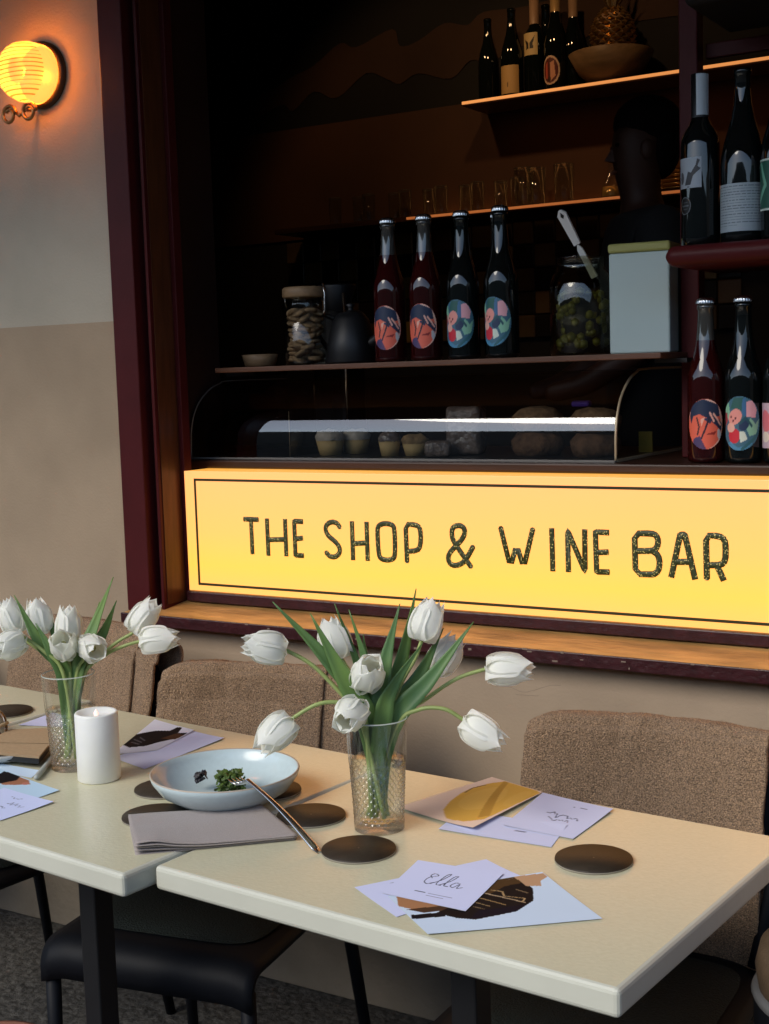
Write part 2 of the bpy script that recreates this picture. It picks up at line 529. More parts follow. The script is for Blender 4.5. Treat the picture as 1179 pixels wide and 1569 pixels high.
def grid(name, fn, nu, nv, m, parent=None, smooth=True, thick=0.0, off=1.0):
    vs, fs = [], []
    for j in range(nv + 1):
        for i in range(nu + 1):
            vs.append(fn(i / nu, j / nv))
    w = nu + 1
    for j in range(nv):
        for i in range(nu):
            fs.append((j * w + i, j * w + i + 1, (j + 1) * w + i + 1, (j + 1) * w + i))
    o = mesh(name, vs, fs, m, parent, smooth)
    if thick:
        s = o.modifiers.new('thickness', 'SOLIDIFY')
        s.thickness = thick
        s.offset = off
    return o

# --- flat print -----------------------------------------------------------------------------------
def paint(U, V, base, shapes):
    """U, V arrays in 0..1; returns linear colours of a flat print"""
    C = np.zeros(U.shape + (3,))
    C[:] = lin(base)
    for s in shapes:
        if s[0] == 'ell':
            _, cx, cy, rx, ry, ang, col = s
            c, sn = math.cos(ang), math.sin(ang)
            x, y = U - cx, V - cy
            d = ((x * c + y * sn) / rx) ** 2 + ((-x * sn + y * c) / ry) ** 2
            msk = d < 1
        elif s[0] == 'poly':
            _, pts, col = s
            msk = np.zeros(U.shape, bool)
            n = len(pts)
            for i in range(n):
                x1, y1 = pts[i]; x2, y2 = pts[(i + 1) % n]
                if y1 == y2: continue
                cond = ((V < y1) != (V < y2)) & (U < (x2 - x1) * (V - y1) / (y2 - y1) + x1)
                msk ^= cond
        else:
            _, pts, wd, col = s
            msk = np.zeros(U.shape, bool)
            for (x1, y1), (x2, y2) in zip(pts[:-1], pts[1:]):
                dx, dy = x2 - x1, y2 - y1
                L2 = dx * dx + dy * dy + 1e-12
                t = np.clip(((U - x1) * dx + (V - y1) * dy) / L2, 0, 1)
                msk |= ((U - x1 - t * dx) ** 2 + (V - y1 - t * dy) ** 2) < wd * wd
        C[msk] = lin(col)
    return C

def print_grid(name, fn, nu, nv, base, shapes, m, parent=None, keep=None):
    u = np.linspace(0, 1, nu + 1); v = np.linspace(0, 1, nv + 1)
    U, V = np.meshgrid(u, v)
    C = paint(U, V, base, shapes)
    vs = [fn(a, b) for b in v for a in u]
    w = nu + 1
    fs = []
    for j in range(nv):
        for i in range(nu):
            if keep is None or keep((i + 0.5) / nu, (j + 0.5) / nv):
                fs.append((j * w + i, j * w + i + 1, (j + 1) * w + i + 1, (j + 1) * w + i))
    o = mesh(name, vs, fs, m, parent, True)
    at = o.data.attributes.new('print', 'FLOAT_COLOR', 'POINT')
    flat = np.ones((len(vs), 4))
    flat[:, :3] = C.reshape(-1, 3)
    at.data.foreach_set('color', flat.ravel())
    return o

# ------------------------------------------------------------------ the setting
WY = 2.43            # face of the wall
g = mesh('ground', [(-60, -60, 0), (60, -60, 0), (60, 60, 0), (-60, 60, 0)], [(0, 1, 2, 3)], M['ground'])
tag(g, kind='structure')

# paving blocks seen under the table: left to the ground's own relief

wall = thing('shop_wall', 'rendered shop wall, pale above and beige below, around the wide bar opening', 'wall', (0, WY, 0))
box('upper_render', (-9.0, 0.0, 1.538), (-2.224, 0.25, 4.2), M['plaster_high'], wall)
box('lower_render', (-9.0, 0.0, 0.0), (-2.224, 0.25, 1.538), M['plaster_low'], wall)
box('wall_below_sill', (-2.222, 0.0, 0.0), (2.0, 0.25, 0.815), M['plaster_low'], wall)
box('wall_above_opening', (-2.222, 0.0, 3.0), (2.0, 0.25, 4.2), M['plaster_high'], wall)
box('wall_right', (2.002, 0.0, 0.0), (6.0, 0.25, 4.2), M['plaster_low'], wall)
box('plinth', (-9.0, -0.03, 0.0), (6.0, -0.002, 0.135), M['plinth'], wall, bev=0.004)

# maroon frame of the opening
fr = thing('window_frame', 'glossy maroon timber frame and worn sill of the bar opening', 'frame', (0, 0, 0))
box('architrave', (-2.224, 2.400, 0.845), (-2.152, 2.455, 3.0), M['maroon'], fr, bev=0.003)
box('groove', (-2.152, 2.440, 0.845), (-2.1385, 2.47, 3.0), M['groove'], fr)
box('jamb', (-2.240, 2.456, 0.845), (-2.153, 2.53, 3.0), M['groove'], fr)
box('jamb_lining', (-2.1380, 2.425, 0.845), (-2.1290, 2.530, 3.0), M['maroon'], fr, bev=0.002)
box('jamb_reveal', (-2.1289, 2.436, 0.86), (-2.1270, 2.530, 3.0), M['reveal'], fr)
box('stop_bead', (-2.1268, 2.502, 0.865), (-2.1130, 2.530, 3.0), M['maroon'], fr, bev=0.002)
# sill: slopes a little to the front
sv = []
for x in (-2.222, 2.0):
    sv += [(x, 2.380, 0.843), (x, 2.530, 0.861), (x, 2.530, 0.82), (x, 2.384, 0.817)]
mesh('sill_board', sv, [(0, 4, 5, 1), (1, 5, 6, 2), (2, 6, 7, 3), (3, 7, 4, 0), (0, 1, 2, 3), (4, 7, 6, 5)], M['sill'], fr,
     mats=[M['sill'], M['maroon_worn']], fm=[0, 1, 1, 1, 1, 1])
box('sill_nosing', (-2.224, 2.374, 0.8175), (2.0, 2.3795, 0.8445), M['maroon_worn'], fr, bev=0.002)
box('bottom_bead', (-2.1128, 2.488, 0.8605), (2.0, 2.529, 0.8855), M['maroon_worn'], fr, bev=0.003)
bm = bmesh.new()
for k in range(34):
    x = random.uniform(-2.0, -0.4)
    w = random.uniform(0.002, 0.012); h = random.uniform(0.001, 0.0035)
    z = 0.8445 - random.choice((0, 0, 0, 0.012, 0.02)) * random.random()
    bm_box(bm, (x, 2.3735, z - h), (x + w, 2.3765, z + h * 0.3))
c = from_bm('paint_chips', bm, M['chip'], fr); c['kind'] = 'stuff'
box('frame_head', (-2.224, 2.400, 3.0005), (2.0, 2.428, 3.08), M['maroon'], fr)

# cracks in the render under the sill
vs, fs = [], []
for pts in ([(-1.2224, 2.4301, 0.7487), (-1.1812, 2.4301, 0.7418), (-1.1431, 2.4301, 0.7551), (-1.1028, 2.4301, 0.7643)],
            [(-1.2049, 2.4301, 0.734), (-1.1682, 2.4301, 0.735), (-1.1521, 2.4301, 0.738)]):
    sp = [p + Vector((0, 0, noise.noise(p * 60) * 0.003)) for p in spline(pts, 14)]
    tube_data(sp, 0.0005, 5, vs, fs)
mesh('crack', [(v[0], v[1] - WY, v[2]) for v in vs], fs, M['crack'], wall)

# awning added out of view to darken the upper wall; fronts across the street: what the glass mirrors
aw = mesh('unseen_awning', [(-16, WY - 0.01, 3.25), (5, WY - 0.01, 3.25), (5, 0.55, 2.95), (-16, 0.55, 2.95),
                     (-16, WY - 0.01, 3.28), (5, WY - 0.01, 3.28), (5, 0.55, 2.98), (-16, 0.55, 2.98),
                     (-16, 0.545, 2.80), (5, 0.545, 2.80), (5, 0.535, 2.98), (-16, 0.535, 2.98)],
          [(0, 1, 2, 3), (7, 6, 5, 4), (8, 9, 10, 11)], M['unseen_awning'])
tag(aw, kind='structure')
bm = bmesh.new()
x = -36
while x < 24:
    w = random.uniform(4, 8); h = random.uniform(4.5, 4.75)
    bm_box(bm, (x, -14 - random.random(), 0), (x + w - 0.02, -10 - random.random() * 0.6, h))
    x += w
for x_ in (-36, 15):
    y = -9.5
    while y < 1.0:
        h = random.uniform(5.2, 6.4)
        bm_box(bm, (x_, y, 0), (x_ + 7, y + 3.4, h))
        y += 3.45
bld = from_bm('street_fronts', bm, M['facade']); tag(bld, kind='structure')

# interior shell of the bar
rm = thing('bar_interior', 'dark bar room behind the opening, ochre back wall with a jagged painted band', 'room')
XL, XR, YB = -5.2, 2.0, 4.92
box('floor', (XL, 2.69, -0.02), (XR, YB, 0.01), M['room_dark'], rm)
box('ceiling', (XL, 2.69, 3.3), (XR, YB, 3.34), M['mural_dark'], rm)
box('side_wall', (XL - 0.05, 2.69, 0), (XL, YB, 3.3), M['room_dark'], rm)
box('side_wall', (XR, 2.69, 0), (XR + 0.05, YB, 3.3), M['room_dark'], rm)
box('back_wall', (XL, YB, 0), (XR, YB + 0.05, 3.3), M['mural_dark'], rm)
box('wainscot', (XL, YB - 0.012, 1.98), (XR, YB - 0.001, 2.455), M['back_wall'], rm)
# jagged painted band on the black upper wall
up = [(-3.6841, 4.91, 2.6176), (-3.5403, 4.91, 2.6406), (-3.4514, 4.91, 2.6754), (-3.33, 4.91, 2.7076), (-3.1932, 4.91, 2.7792), (-3.1125, 4.91, 2.7512), (-2.9349, 4.91, 2.7978),
      (-2.8999, 4.91, 2.7248), (-2.8128, 4.91, 2.7325), (-2.6897, 4.91, 2.7827), (-2.5865, 4.91, 2.7589), (-2.5125, 4.91, 2.7973), (-2.3417, 4.91, 2.7894), (-2.1492, 4.91, 2.8013), (-1.9902, 4.91, 2.803), (-1.6628, 4.91, 2.8157)]
lo = [(-3.69, 4.91, 2.5057), (-3.5088, 4.91, 2.5672), (-3.4478, 4.91, 2.5319), (-3.3349, 4.91, 2.5996), (-3.2191, 4.91, 2.5574), (-3.0683, 4.91, 2.6388), (-2.9735, 4.91, 2.6046),
      (-2.9052, 4.91, 2.5743), (-2.8171, 4.91, 2.6039), (-2.6665, 4.91, 2.5625), (-2.5757, 4.91, 2.621), (-2.4887, 4.91, 2.601), (-2.3451, 4.91, 2.6423), (-2.1256, 4.91, 2.6217), (-1.9924, 4.91, 2.6612), (-1.664, 4.91, 2.6559)]
pu, pl = spline(up, 60), spline(lo, 60)
vs = [(p.x, YB - 0.004, p.z) for p in pu] + [(p.x, YB - 0.004, p.z) for p in pl]
mesh('painted_band', vs, [(61 + i, 62 + i, i + 1, i) for i in range(60)], M['mural_band'], rm)
# reveal behind the frame so that no daylight leaks round it
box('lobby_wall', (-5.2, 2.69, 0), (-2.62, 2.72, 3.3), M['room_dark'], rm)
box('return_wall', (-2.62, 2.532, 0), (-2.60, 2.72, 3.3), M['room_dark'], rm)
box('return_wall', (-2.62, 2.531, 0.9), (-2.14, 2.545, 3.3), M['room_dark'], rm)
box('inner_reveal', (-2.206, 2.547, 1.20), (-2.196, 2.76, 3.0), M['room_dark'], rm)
# wall tiles in a chequer
tp = box('tile', (-0.044, -0.006, -0.044), (0.044, 0.004, 0.044), M['tile_black'], rm, bev=0.003, seg=1)
variants = [tp.data]
for mm in ('tile_ochre', 'tile_cream'):
    d = tp.data.copy(); d.materials.clear(); d.materials.append(M[mm]); variants.append(d)
first = True
for i in range(22):
    for j in range(5):
        x = -3.46 + i * 0.092; z = 1.975 - 0.05 - j * 0.092
        if first:
            o = tp; first = False
        else:
            o = tp.copy(); link(o); o.parent = rm
        o.location = (x, YB - 0.008, z)
        r = random.random()
        o.data = variants[0] if (i + j) % 2 else (variants[1] if r < 0.4 else variants[2])

# ------------------------------------------------------------------ counter, sign
ct = thing('bar_counter', 'dark stained bar counter running above the lit sign', 'counter')
box('counter_top', (-2.60, 2.585, 1.176), (2.0, 3.15, 1.196), M['dark_wood'], ct, bev=0.004)
box('counter_front', (-2.60, 2.592, 0.02), (2.0, 2.64, 1.1755), M['dark_wood'], ct)

sg = thing('lightbox_sign', 'glowing yellow sign lettered THE SHOP & WINE BAR above the sill', 'sign')
box('face_panel', (-2.1128, 2.500, 0.886), (1.9, 2.506, 1.1755), M['sign_face'], sg, bev=0.001)
box('box_body', (-2.1125, 2.5062, 0.8865), (1.9, 2.590, 1.1752), M['sign_top'], sg)
bx = [(-2.0905, 1.1555), (-2.0905, 0.9015)]
# thin inked border
zt, zb, xl, lw = 1.158, 0.900, (-2.0831, 2.5, 1.0526)[0], 0.0058
bm = bmesh.new()
bm_box(bm, (xl, 2.4988, zt - lw), (1.8, 2.4999, zt))
bm_box(bm, (xl, 2.4988, zb), (1.8, 2.4999, zb + lw))
bm_box(bm, (xl, 2.4988, zb + lw + 0.0001), (xl + lw, 2.4999, zt - lw - 0.0001))
from_bm('border_line', bm, M['sign_line'], sg)
LETTERS = [
    ('T', [[(-1.9337, 1.0646), (-1.8973, 1.0646)], [(-1.9157, 1.0632), (-1.9154, 0.9857)]]),
    ('H', [[(-1.8694, 1.0647), (-1.8691, 0.9842)], [(-1.8177, 1.0652), (-1.8178, 0.9854)], [(-1.8703, 1.0181), (-1.8179, 1.0213)]]),
    ('E', [[(-1.7711, 1.0639), (-1.792, 1.0644), (-1.792, 0.9854), (-1.7724, 0.9855)], [(-1.7916, 1.023), (-1.7729, 1.0257)]]),
    ('S', [[(-1.6671, 1.0541), (-1.6742, 1.0644), (-1.6898, 1.0665), (-1.7037, 1.0586), (-1.7065, 1.0471), (-1.7002, 1.0341), (-1.6805, 1.0217), (-1.6689, 1.009), (-1.6695, 0.9958), (-1.682, 0.9858), (-1.6978, 0.987), (-1.7064, 0.9961)]]),
    ('H', [[(-1.6342, 1.0657), (-1.6344, 0.985)], [(-1.5956, 1.0658), (-1.5957, 0.9853)], [(-1.6348, 1.0187), (-1.5956, 1.0221)]]),
    ('O', [[(-1.5537, 1.0661), (-1.5646, 1.0613), (-1.5684, 1.052), (-1.5666, 0.9967), (-1.5609, 0.9877), (-1.546, 0.9854), (-1.5309, 0.988), (-1.5238, 0.9968), (-1.5234, 1.0554), (-1.5281, 1.0644), (-1.5408, 1.0669), (-1.5537, 1.0661)]]),
    ('P', [[(-1.4941, 0.9853), (-1.4951, 1.0673), (-1.4692, 1.0663), (-1.4602, 1.0612), (-1.4574, 1.0469), (-1.4591, 1.0215), (-1.4669, 1.0102), (-1.4951, 1.0072)]]),
    ('&', [[(-1.3368, 0.9813), (-1.3765, 1.0323), (-1.381, 1.0446), (-1.3805, 1.0606), (-1.3714, 1.0681), (-1.3574, 1.0685), (-1.3496, 1.0617), (-1.35, 1.0493), (-1.3604, 1.0347), (-1.3873, 1.0104), (-1.3926, 0.9958), (-1.3861, 0.9835), (-1.372, 0.9817), (-1.3557, 0.9886), (-1.3433, 1.0034), (-1.3308, 1.0242)]]),
    ('W', [[(-1.2644, 1.0671), (-1.244, 0.9853), (-1.2284, 1.033), (-1.2135, 0.985), (-1.1909, 1.0665)]]),
    ('I', [[(-1.1484, 1.067), (-1.1475, 0.9849)]]),
    ('N', [[(-1.1129, 0.985), (-1.1132, 1.0665), (-1.0766, 0.9851), (-1.0759, 1.0672)]]),
    ('E', [[(-1.0271, 1.0656), (-1.053, 1.066), (-1.0514, 0.9854), (-1.0273, 0.986)], [(-1.0522, 1.0244), (-1.0288, 1.0261)]]),
    ('B', [[(-0.9317, 0.9864), (-0.9691, 0.985), (-0.9703, 1.0661), (-0.9348, 1.0673), (-0.9254, 1.0638), (-0.9215, 1.0535), (-0.9238, 1.0404), (-0.9325, 1.0327), (-0.9694, 1.0311)], [(-0.9325, 1.0322), (-0.9218, 1.0248), (-0.9187, 1.0093), (-0.9221, 0.9935), (-0.9317, 0.9864)]]),
    ('A', [[(-0.8953, 0.9857), (-0.8772, 1.0669), (-0.868, 1.0672), (-0.8489, 0.9843)], [(-0.8876, 1.0134), (-0.8553, 1.015)]]),
    ('R', [[(-0.8249, 0.9843), (-0.8261, 1.0675), (-0.8003, 1.0672), (-0.7901, 1.0612), (-0.7877, 1.0461), (-0.7886, 1.0207), (-0.7968, 1.0114), (-0.8252, 1.01)], [(-0.8045, 1.0097), (-0.7931, 0.9848)]])]
def stroke_mesh(strokes, r):
    vs, fs = [], []
    for st in strokes:
        P = [Vector((x, 2.4985, z)) for x, z in st]
        if len(P) > 4:
            soft = len(P) >= 10
            for _ in range(2 if soft else 1):
                Q = [P[0]]
                for a, b in zip(P[:-1], P[1:]):
                    kk = .25 if soft else min(.25, .010 / max((b - a).length, 1e-5))
                    Q += [a.lerp(b, kk), a.lerp(b, 1 - kk)]
                P = Q + [P[-1]]
        # rounded ends
        d0 = (P[0] - P[1]).normalized(); d1 = (P[-1] - P[-2]).normalized()
        Q = [P[0] + d0 * r * 0.6] + P + [P[-1] + d1 * r * 0.6]
        if len(P) <= 4:
            Q2 = []
            for a, b in zip(Q[:-1], Q[1:]):
                Q2 += [a, a.lerp(b, 0.06), a.lerp(b, 0.94)]
            Q = Q2 + [Q[-1]]
        rad = [r] * len(Q); rad[0] = r * 0.5; rad[-1] = r * 0.5
        # flat ribbon with an elliptical section, kept in the plane of the panel
        base = len(vs); n = 8
        for k, p in enumerate(Q):
            t = (Q[min(k + 1, len(Q) - 1)] - Q[max(k - 1, 0)]).normalized()
            s = Vector((t.z, 0, -t.x))
            for i in range(n):
                a = 2 * math.pi * i / n
                vs.append(p + s * math.cos(a) * rad[k] + Vector((0, 1, 0)) * math.sin(a) * 0.0018)
        for k in range(len(Q) - 1):
            for i in range(n):
                j = (i + 1) % n
                fs.append((base + k * n + i, base + k * n + j, base + (k + 1) * n + j, base + (k + 1) * n + i))
        fs.append(tuple(base + i for i in range(n)))
        fs.append(tuple(base + (len(Q) - 1) * n + i for i in range(n)))
    return vs, fs
for i, (ch, sts) in enumerate(LETTERS):
    vs, fs = stroke_mesh(sts, 0.0060 if i < 12 else 0.0064)
    mesh('letter', vs, fs, M['sign_ink'], sg, True)

# ------------------------------------------------------------------ shelves of the bar
sh = thing('long_shelf', 'brown wooden shelf holding jars and bottles above the pastry case', 'shelf')
box('board', (-2.085, 2.600, 1.4075), (-0.95, 2.86, 1.4195), M['shelf_wood'], sh, bev=0.002)
box('bracket', (-1.00, 2.70, 1.398), (-0.93, 2.84, 1.4070), M['black'], sh)
box('bracket', (-2.13, 2.70, 1.398), (-2.04, 2.84, 1.4070), M['black'], sh)

rack = thing('display_rack', 'dark maroon rack with rounded shelf holding wine bottles at the right', 'rack')
box('post', (-0.964, 2.76, 1.197), (-0.924, 2.80, 2.30), M['maroon'], rack, bev=0.003)
# rounded shelf board
def nose_shelf(name, x0, x1, y0, y1, zc, h, m, parent):
    prof = []
    n = 10
    for k in range(n + 1):
        a = math.pi / 2 + math.pi * k / n
        prof.append((y0 + h / 2 + math.cos(a) * h / 2, zc + math.sin(a) * h / 2))
    prof += [(y1, zc - h / 2), (y1, zc + h / 2)]
    prof = prof[::-1]
    vs, fs = [], []
    xs = [x0 + h / 2 - h / 2 * math.cos(t) for t in [math.pi / 2 * q / 6 for q in range(7)]]
    sc = [max(0.02, math.sin(math.pi / 2 * q / 6)) for q in range(7)] + [1.0]
    xs.append(x1)
    N = len(prof)
    for x, s in zip(xs, sc):
        for (y, z) in prof:
            vs.append((x, y if s == 1 else y0 + (y - y0) + (1 - s) * h / 2 * (1 if y < y1 - 0.01 else 0), zc + (z - zc) * s))
    for k in range(len(xs) - 1):
        for i in range(N):
            j = (i + 1) % N
            fs.append((k * N + i, k * N + j, (k + 1) * N + j, (k + 1) * N + i))
    fs.append(tuple(range(N)))
    return mesh(name, vs, fs, m, parent, True)
nose_shelf('rounded_shelf', -0.915, 1.2, 2.52, 2.82, 1.6010, 0.040, M['maroon'], rack)
nose_shelf('upper_shelf', -0.885, 1.2, 2.56, 2.82, 2.085, 0.030, M['mural_dark'], rack)
box('back_rail', (-0.92, 2.80, 2.02), (1.2, 2.815, 2.05), M['maroon'], rack, bev=0.002)
tr = thing('white_tray', 'pale tray edge on the topmost rack shelf at upper right', 'tray', (-0.62, 2.68, 2.1005))
lathe('tray', [(0.10, 0.0), (0.215, 0.012), (0.222, 0.022), (0.214, 0.022), (0.10, 0.006)], M['dish'], tr, 40, cap_lo=True, cap_hi=True)

# high shelves at the back of the room
hs = thing('glowing_high_shelf', 'high back shelf with a glowing amber front edge, bottles and pineapple on it', 'shelf')
box('board', (-2.50, 4.70, 2.400), (0.6, 4.90, 2.418), M['dark_wood'], hs)
box('light_strip', (-2.50, 4.692, 2.4065), (0.6, 4.6995, 2.4165), M['led'], hs)
ls = thing('glass_shelf', 'lower back shelf with glowing edge and rows of drinking glasses', 'shelf')
box('board', (-3.4, 4.68, 1.985), (0.6, 4.90, 2.004), M['dark_wood'], ls)
box('light_strip', (-2.75, 4.672, 1.991), (0.6, 4.6795, 2.0005), M['led_dim'], ls)

# the warm lamps of the shelves and the ceiling lamps of the room
def area(name, loc, rot, sx, sy, e, col, parent=None):
    d = bpy.data.lights.new(name, 'AREA')
    d.shape = 'RECTANGLE'; d.size = sx; d.size_y = sy; d.energy = e; d.color = col
    o = bpy.data.objects.new(name, d); link(o, parent)
    o.location = loc; o.rotation_euler = rot
    return o
area('shelf_lamp', (-0.95, 4.74, 2.397), (R(0), 0, 0), 3.0, 0.03, 0.22, (1.0, 0.36, 0.09), hs)
area('shelf_lamp', (-1.1, 4.74, 1.982), (R(0), 0, 0), 3.2, 0.03, 0.10, (1.0, 0.36, 0.09), ls)
area('shelf_lamp', (-1.5, 4.88, 2.010), (R(180), 0, 0), 2.6, 0.02, 0.16, (1.0, 0.40, 0.10), ls)
for k_, x_ in enumerate((-2.75, -2.0)):
    d = bpy.data.lights.new('ceiling_lamp', 'SPOT')
    d.energy = 7.5; d.color = (1.0, 0.58, 0.26); d.spot_size = R(70); d.spot_blend = 0.6; d.shadow_soft_size = 0.04
    o = bpy.data.objects.new('ceiling_lamp', d); link(o, rm)
    o.location = (x_, 3.7, 3.25); o.rotation_euler = (R(48), 0, R(0))

# ------------------------------------------------------------------ bottles
def crown_bottle(red):
    root = empty('sparkling_bottle')
    prof = [(0.030, 0.0), (0.0365, 0.004), (0.0370, 0.010), (0.0370, 0.158), (0.0362, 0.172), (0.0330, 0.188), (0.0275, 0.206), (0.0225, 0.224),
            (0.0190, 0.244), (0.0170, 0.264), (0.0158, 0.285), (0.0152, 0.304), (0.0172, 0.306), (0.0172, 0.313), (0.0150, 0.315), (0.0150, 0.318)]
    body = M['red_glass'] if red else M['green_glass']
    mi = [0] * 8 + [1] * 7
    lathe('glass_body', prof, None, root, 40, cap_lo=True, mats=[body, M['clear_neck'] if red else M['green_glass']], mi=mi)
    def md(k, a, r, z):
        return r * (1 + (0.05 * math.cos(21 * a) if k in (0, 1) else 0))
    lathe('crown_cap', [(0.0182, 0.3165), (0.0182, 0.321), (0.0170, 0.3255), (0.0120, 0.3285), (0.002, 0.3290)], M['cap'], root, 84, cap_hi=True, mod=md)
    return root

NAVY = (0.12, 0.18, 0.30)
palm = [('ell', .5, .5, .50, .50, 0, (0.93, 0.78, 0.72)), ('ell', .47, .47, .47, .47, 0, (0.90, 0.42, 0.33)),
        ('poly', [(.05, .62), (.1, .9), (.45, 1.0), (.85, .88), (.9, .66), (.6, .6), (.35, .7)], NAVY),
        ('poly', [(.55, .62), (.95, .35), (.98, .5), (.7, .72)], NAVY), ('poly', [(.42, .62), (.62, .5), (.7, .62)], (0.16, 0.2, 0.34)),
        ('poly', [(.04, .66), (.1, .5), (.2, .7)], NAVY), ('poly', [(.38, .60), (.40, .45), (.50, .64)], (0.93, 0.72, 0.64)),
        ('line', [(.60, .62), (.50, .40), (.40, .22)], .022, (0.16, 0.12, 0.2)), ('line', [(.28, .62), (.34, .45), (.30, .30)], .022, (0.30, 0.16, 0.16)),
        ('line', [(.72, .70), (.92, .48)], .022, (0.93, 0.72, 0.66)), ('line', [(.62, .72), (.72, .56)], .022, (0.93, 0.72, 0.66)),
        ('poly', [(.1, .0), (.35, .28), (.52, .0)], (0.33, 0.25, 0.42)), ('ell', .28, .14, .12, .10, 0, (0.28, 0.24, 0.42)),
        ('poly', [(.5, .30), (.8, .36), (.72, .28)], (0.55, 0.14, 0.14)), ('ell', .88, .28, .06, .12, .3, (0.78, 0.80, 0.82))]
floral = [('ell', .5, .5, .52, .52, 0, (0.25, 0.43, 0.52)), ('poly', [(.0, .5), (.0, .85), (.14, .88), (.2, .62)], (0.55, 0.78, 0.66)),
          ('poly', [(.2, .78), (.3, .98), (.6, .97), (.55, .74)], (0.17, 0.38, 0.36)), ('poly', [(.60, .62), (.62, .9), (.78, .92), (.9, .75), (.86, .6)], (0.91, 0.68, 0.72)),
          ('poly', [(.52, .94), (.60, .99), (.62, .60), (.50, .68)], (0.24, 0.44, 0.62)), ('ell', .32, .62, .19, .14, .4, (0.93, 0.62, 0.58)),
          ('poly', [(.60, .42), (.72, .60), (.86, .48), (.98, .58), (.9, .3), (.70, .26)], (0.55, 0.77, 0.66)), ('ell', .55, .46, .13, .09, .3, (0.14, 0.22, 0.36)),
          ('line', [(.45, .5), (.6, .6), (.75, .45)], .03, (0.15, 0.33, 0.38)), ('ell', .30, .27, .16, .14, 0, (0.82, 0.17, 0.24)),
          ('poly', [(.46, .14), (.44, .36), (.58, .34), (.64, .2)], (0.85, 0.90, 0.85)), ('ell', .2, .42, .12, .09, 0, (0.93, 0.72, 0.66)),
          ('poly', [(.0, .1), (.2, .16), (.4, .05), (.8, .14), (.6, .0), (.1, .0)], (0.30, 0.55, 0.70)), ('line', [(.5, .02), (.8, .2), (.95, .34)], .03, (0.18, 0.40, 0.45)),
          ('ell', .28, .55, .025, .025, 0, (0.4, 0.1, 0.15)), ('ell', .34, .60, .025, .025, 0, (0.4, 0.1, 0.15)), ('ell', .22, .62, .025, .025, 0, (0.4, 0.1, 0.15)),
          ('poly', [(.0, .45), (.1, .55), (.08, .7), (.0, .7)], (0.62, 0.2, 0.25))]

def wrap_label(root, base, shapes, r, z0, z1, a0, a1, round_=True, nu=64, nv=64, name='printed_label'):
    def fn(u, v):
        a = a0 + (a1 - a0) * u
        return ((r + 0.0006) * math.cos(a), (r + 0.0006) * math.sin(a), z0 + (z1 - z0) * v)
    kp = (lambda u, v: ((u - .5) / .5) ** 2 + ((v - .5) / .5) ** 2 < 1.0) if round_ == True else (
        (lambda u, v: (u < .35 or ((u - .45) / .55) ** 2 + ((v - .5) / .5) ** 2 < 1.0) and ((u - .5) / .56) ** 2 + ((v - .5) / .5) ** 2 < 1.06) if round_ == 'D' else None)
    return print_grid(name, fn, nu, nv, base, shapes, M['print_label'], root, kp)

LAB0, LAB1 = R(-142), R(-24)
palm_b = crown_bottle(True)
wrap_label(palm_b, (0.9, 0.45, 0.36), palm, 0.0370, 0.028, 0.128, LAB0, LAB1)
flor_b = crown_bottle(False)
wrap_label(flor_b, (0.25, 0.43, 0.52), floral, 0.0370, 0.026, 0.132, LAB0, LAB1, 'D')
def place_bottle(src, used, loc, rz, label, group):
    o = src if not used else copy_tree(src)
    o.location = loc
    o.rotation_euler = (0, 0, rz)
    return tag(o, label, 'bottle', group)
GB = 'bottles with round illustrated labels'
zs = 1.4198
place_bottle(palm_b, 0, (-1.6346, 2.69, 1.4198), R(4), 'palm-label bottle of red on long shelf, leftmost beside the black kettle', GB)
place_bottle(palm_b, 1, (-1.5387, 2.69, 1.4198), R(2), 'palm-label bottle of red on long shelf, second from the left', GB)
place_bottle(flor_b, 0, (-1.4425, 2.69, 1.4198), R(0), 'floral-label bottle on long shelf next to the palm-label bottles', GB)
place_bottle(flor_b, 1, (-1.3361, 2.67, 1.4198), R(-8), 'floral-label bottle on long shelf, nearest the jar of olives', GB)
place_bottle(palm_b, 1, (-1.3961, 2.78, 1.4198), R(60), 'capped bottle half hidden behind the floral-label bottle nearest the olives', GB)
place_bottle(palm_b, 1, (-0.8756, 2.655, 1.1965), R(8), 'palm-label bottle standing on the counter below the rack shelf', GB)
place_bottle(flor_b, 1, (-0.7997, 2.655, 1.1965), R(4), 'floral-label bottle standing on the counter below the rack shelf', GB)
ob = crown_bottle(False)
wrap_label(ob, (0.78, 0.70, 0.76), [('ell', .3, .6, .2, .25, .3, (0.85, 0.45, 0.5)), ('ell', .7, .35, .2, .2, 0, (0.45, 0.6, 0.75)), ('ell', .3, .25, .15, .12, 0, (0.9, 0.85, 0.8))],
           0.0370, 0.030, 0.118, R(-165), R(-55), 'no')
place_bottle(ob, 0, (-0.7234, 2.655, 1.1965), 0.0, 'pink-white label bottle cut by the right edge, on the counter', GB)

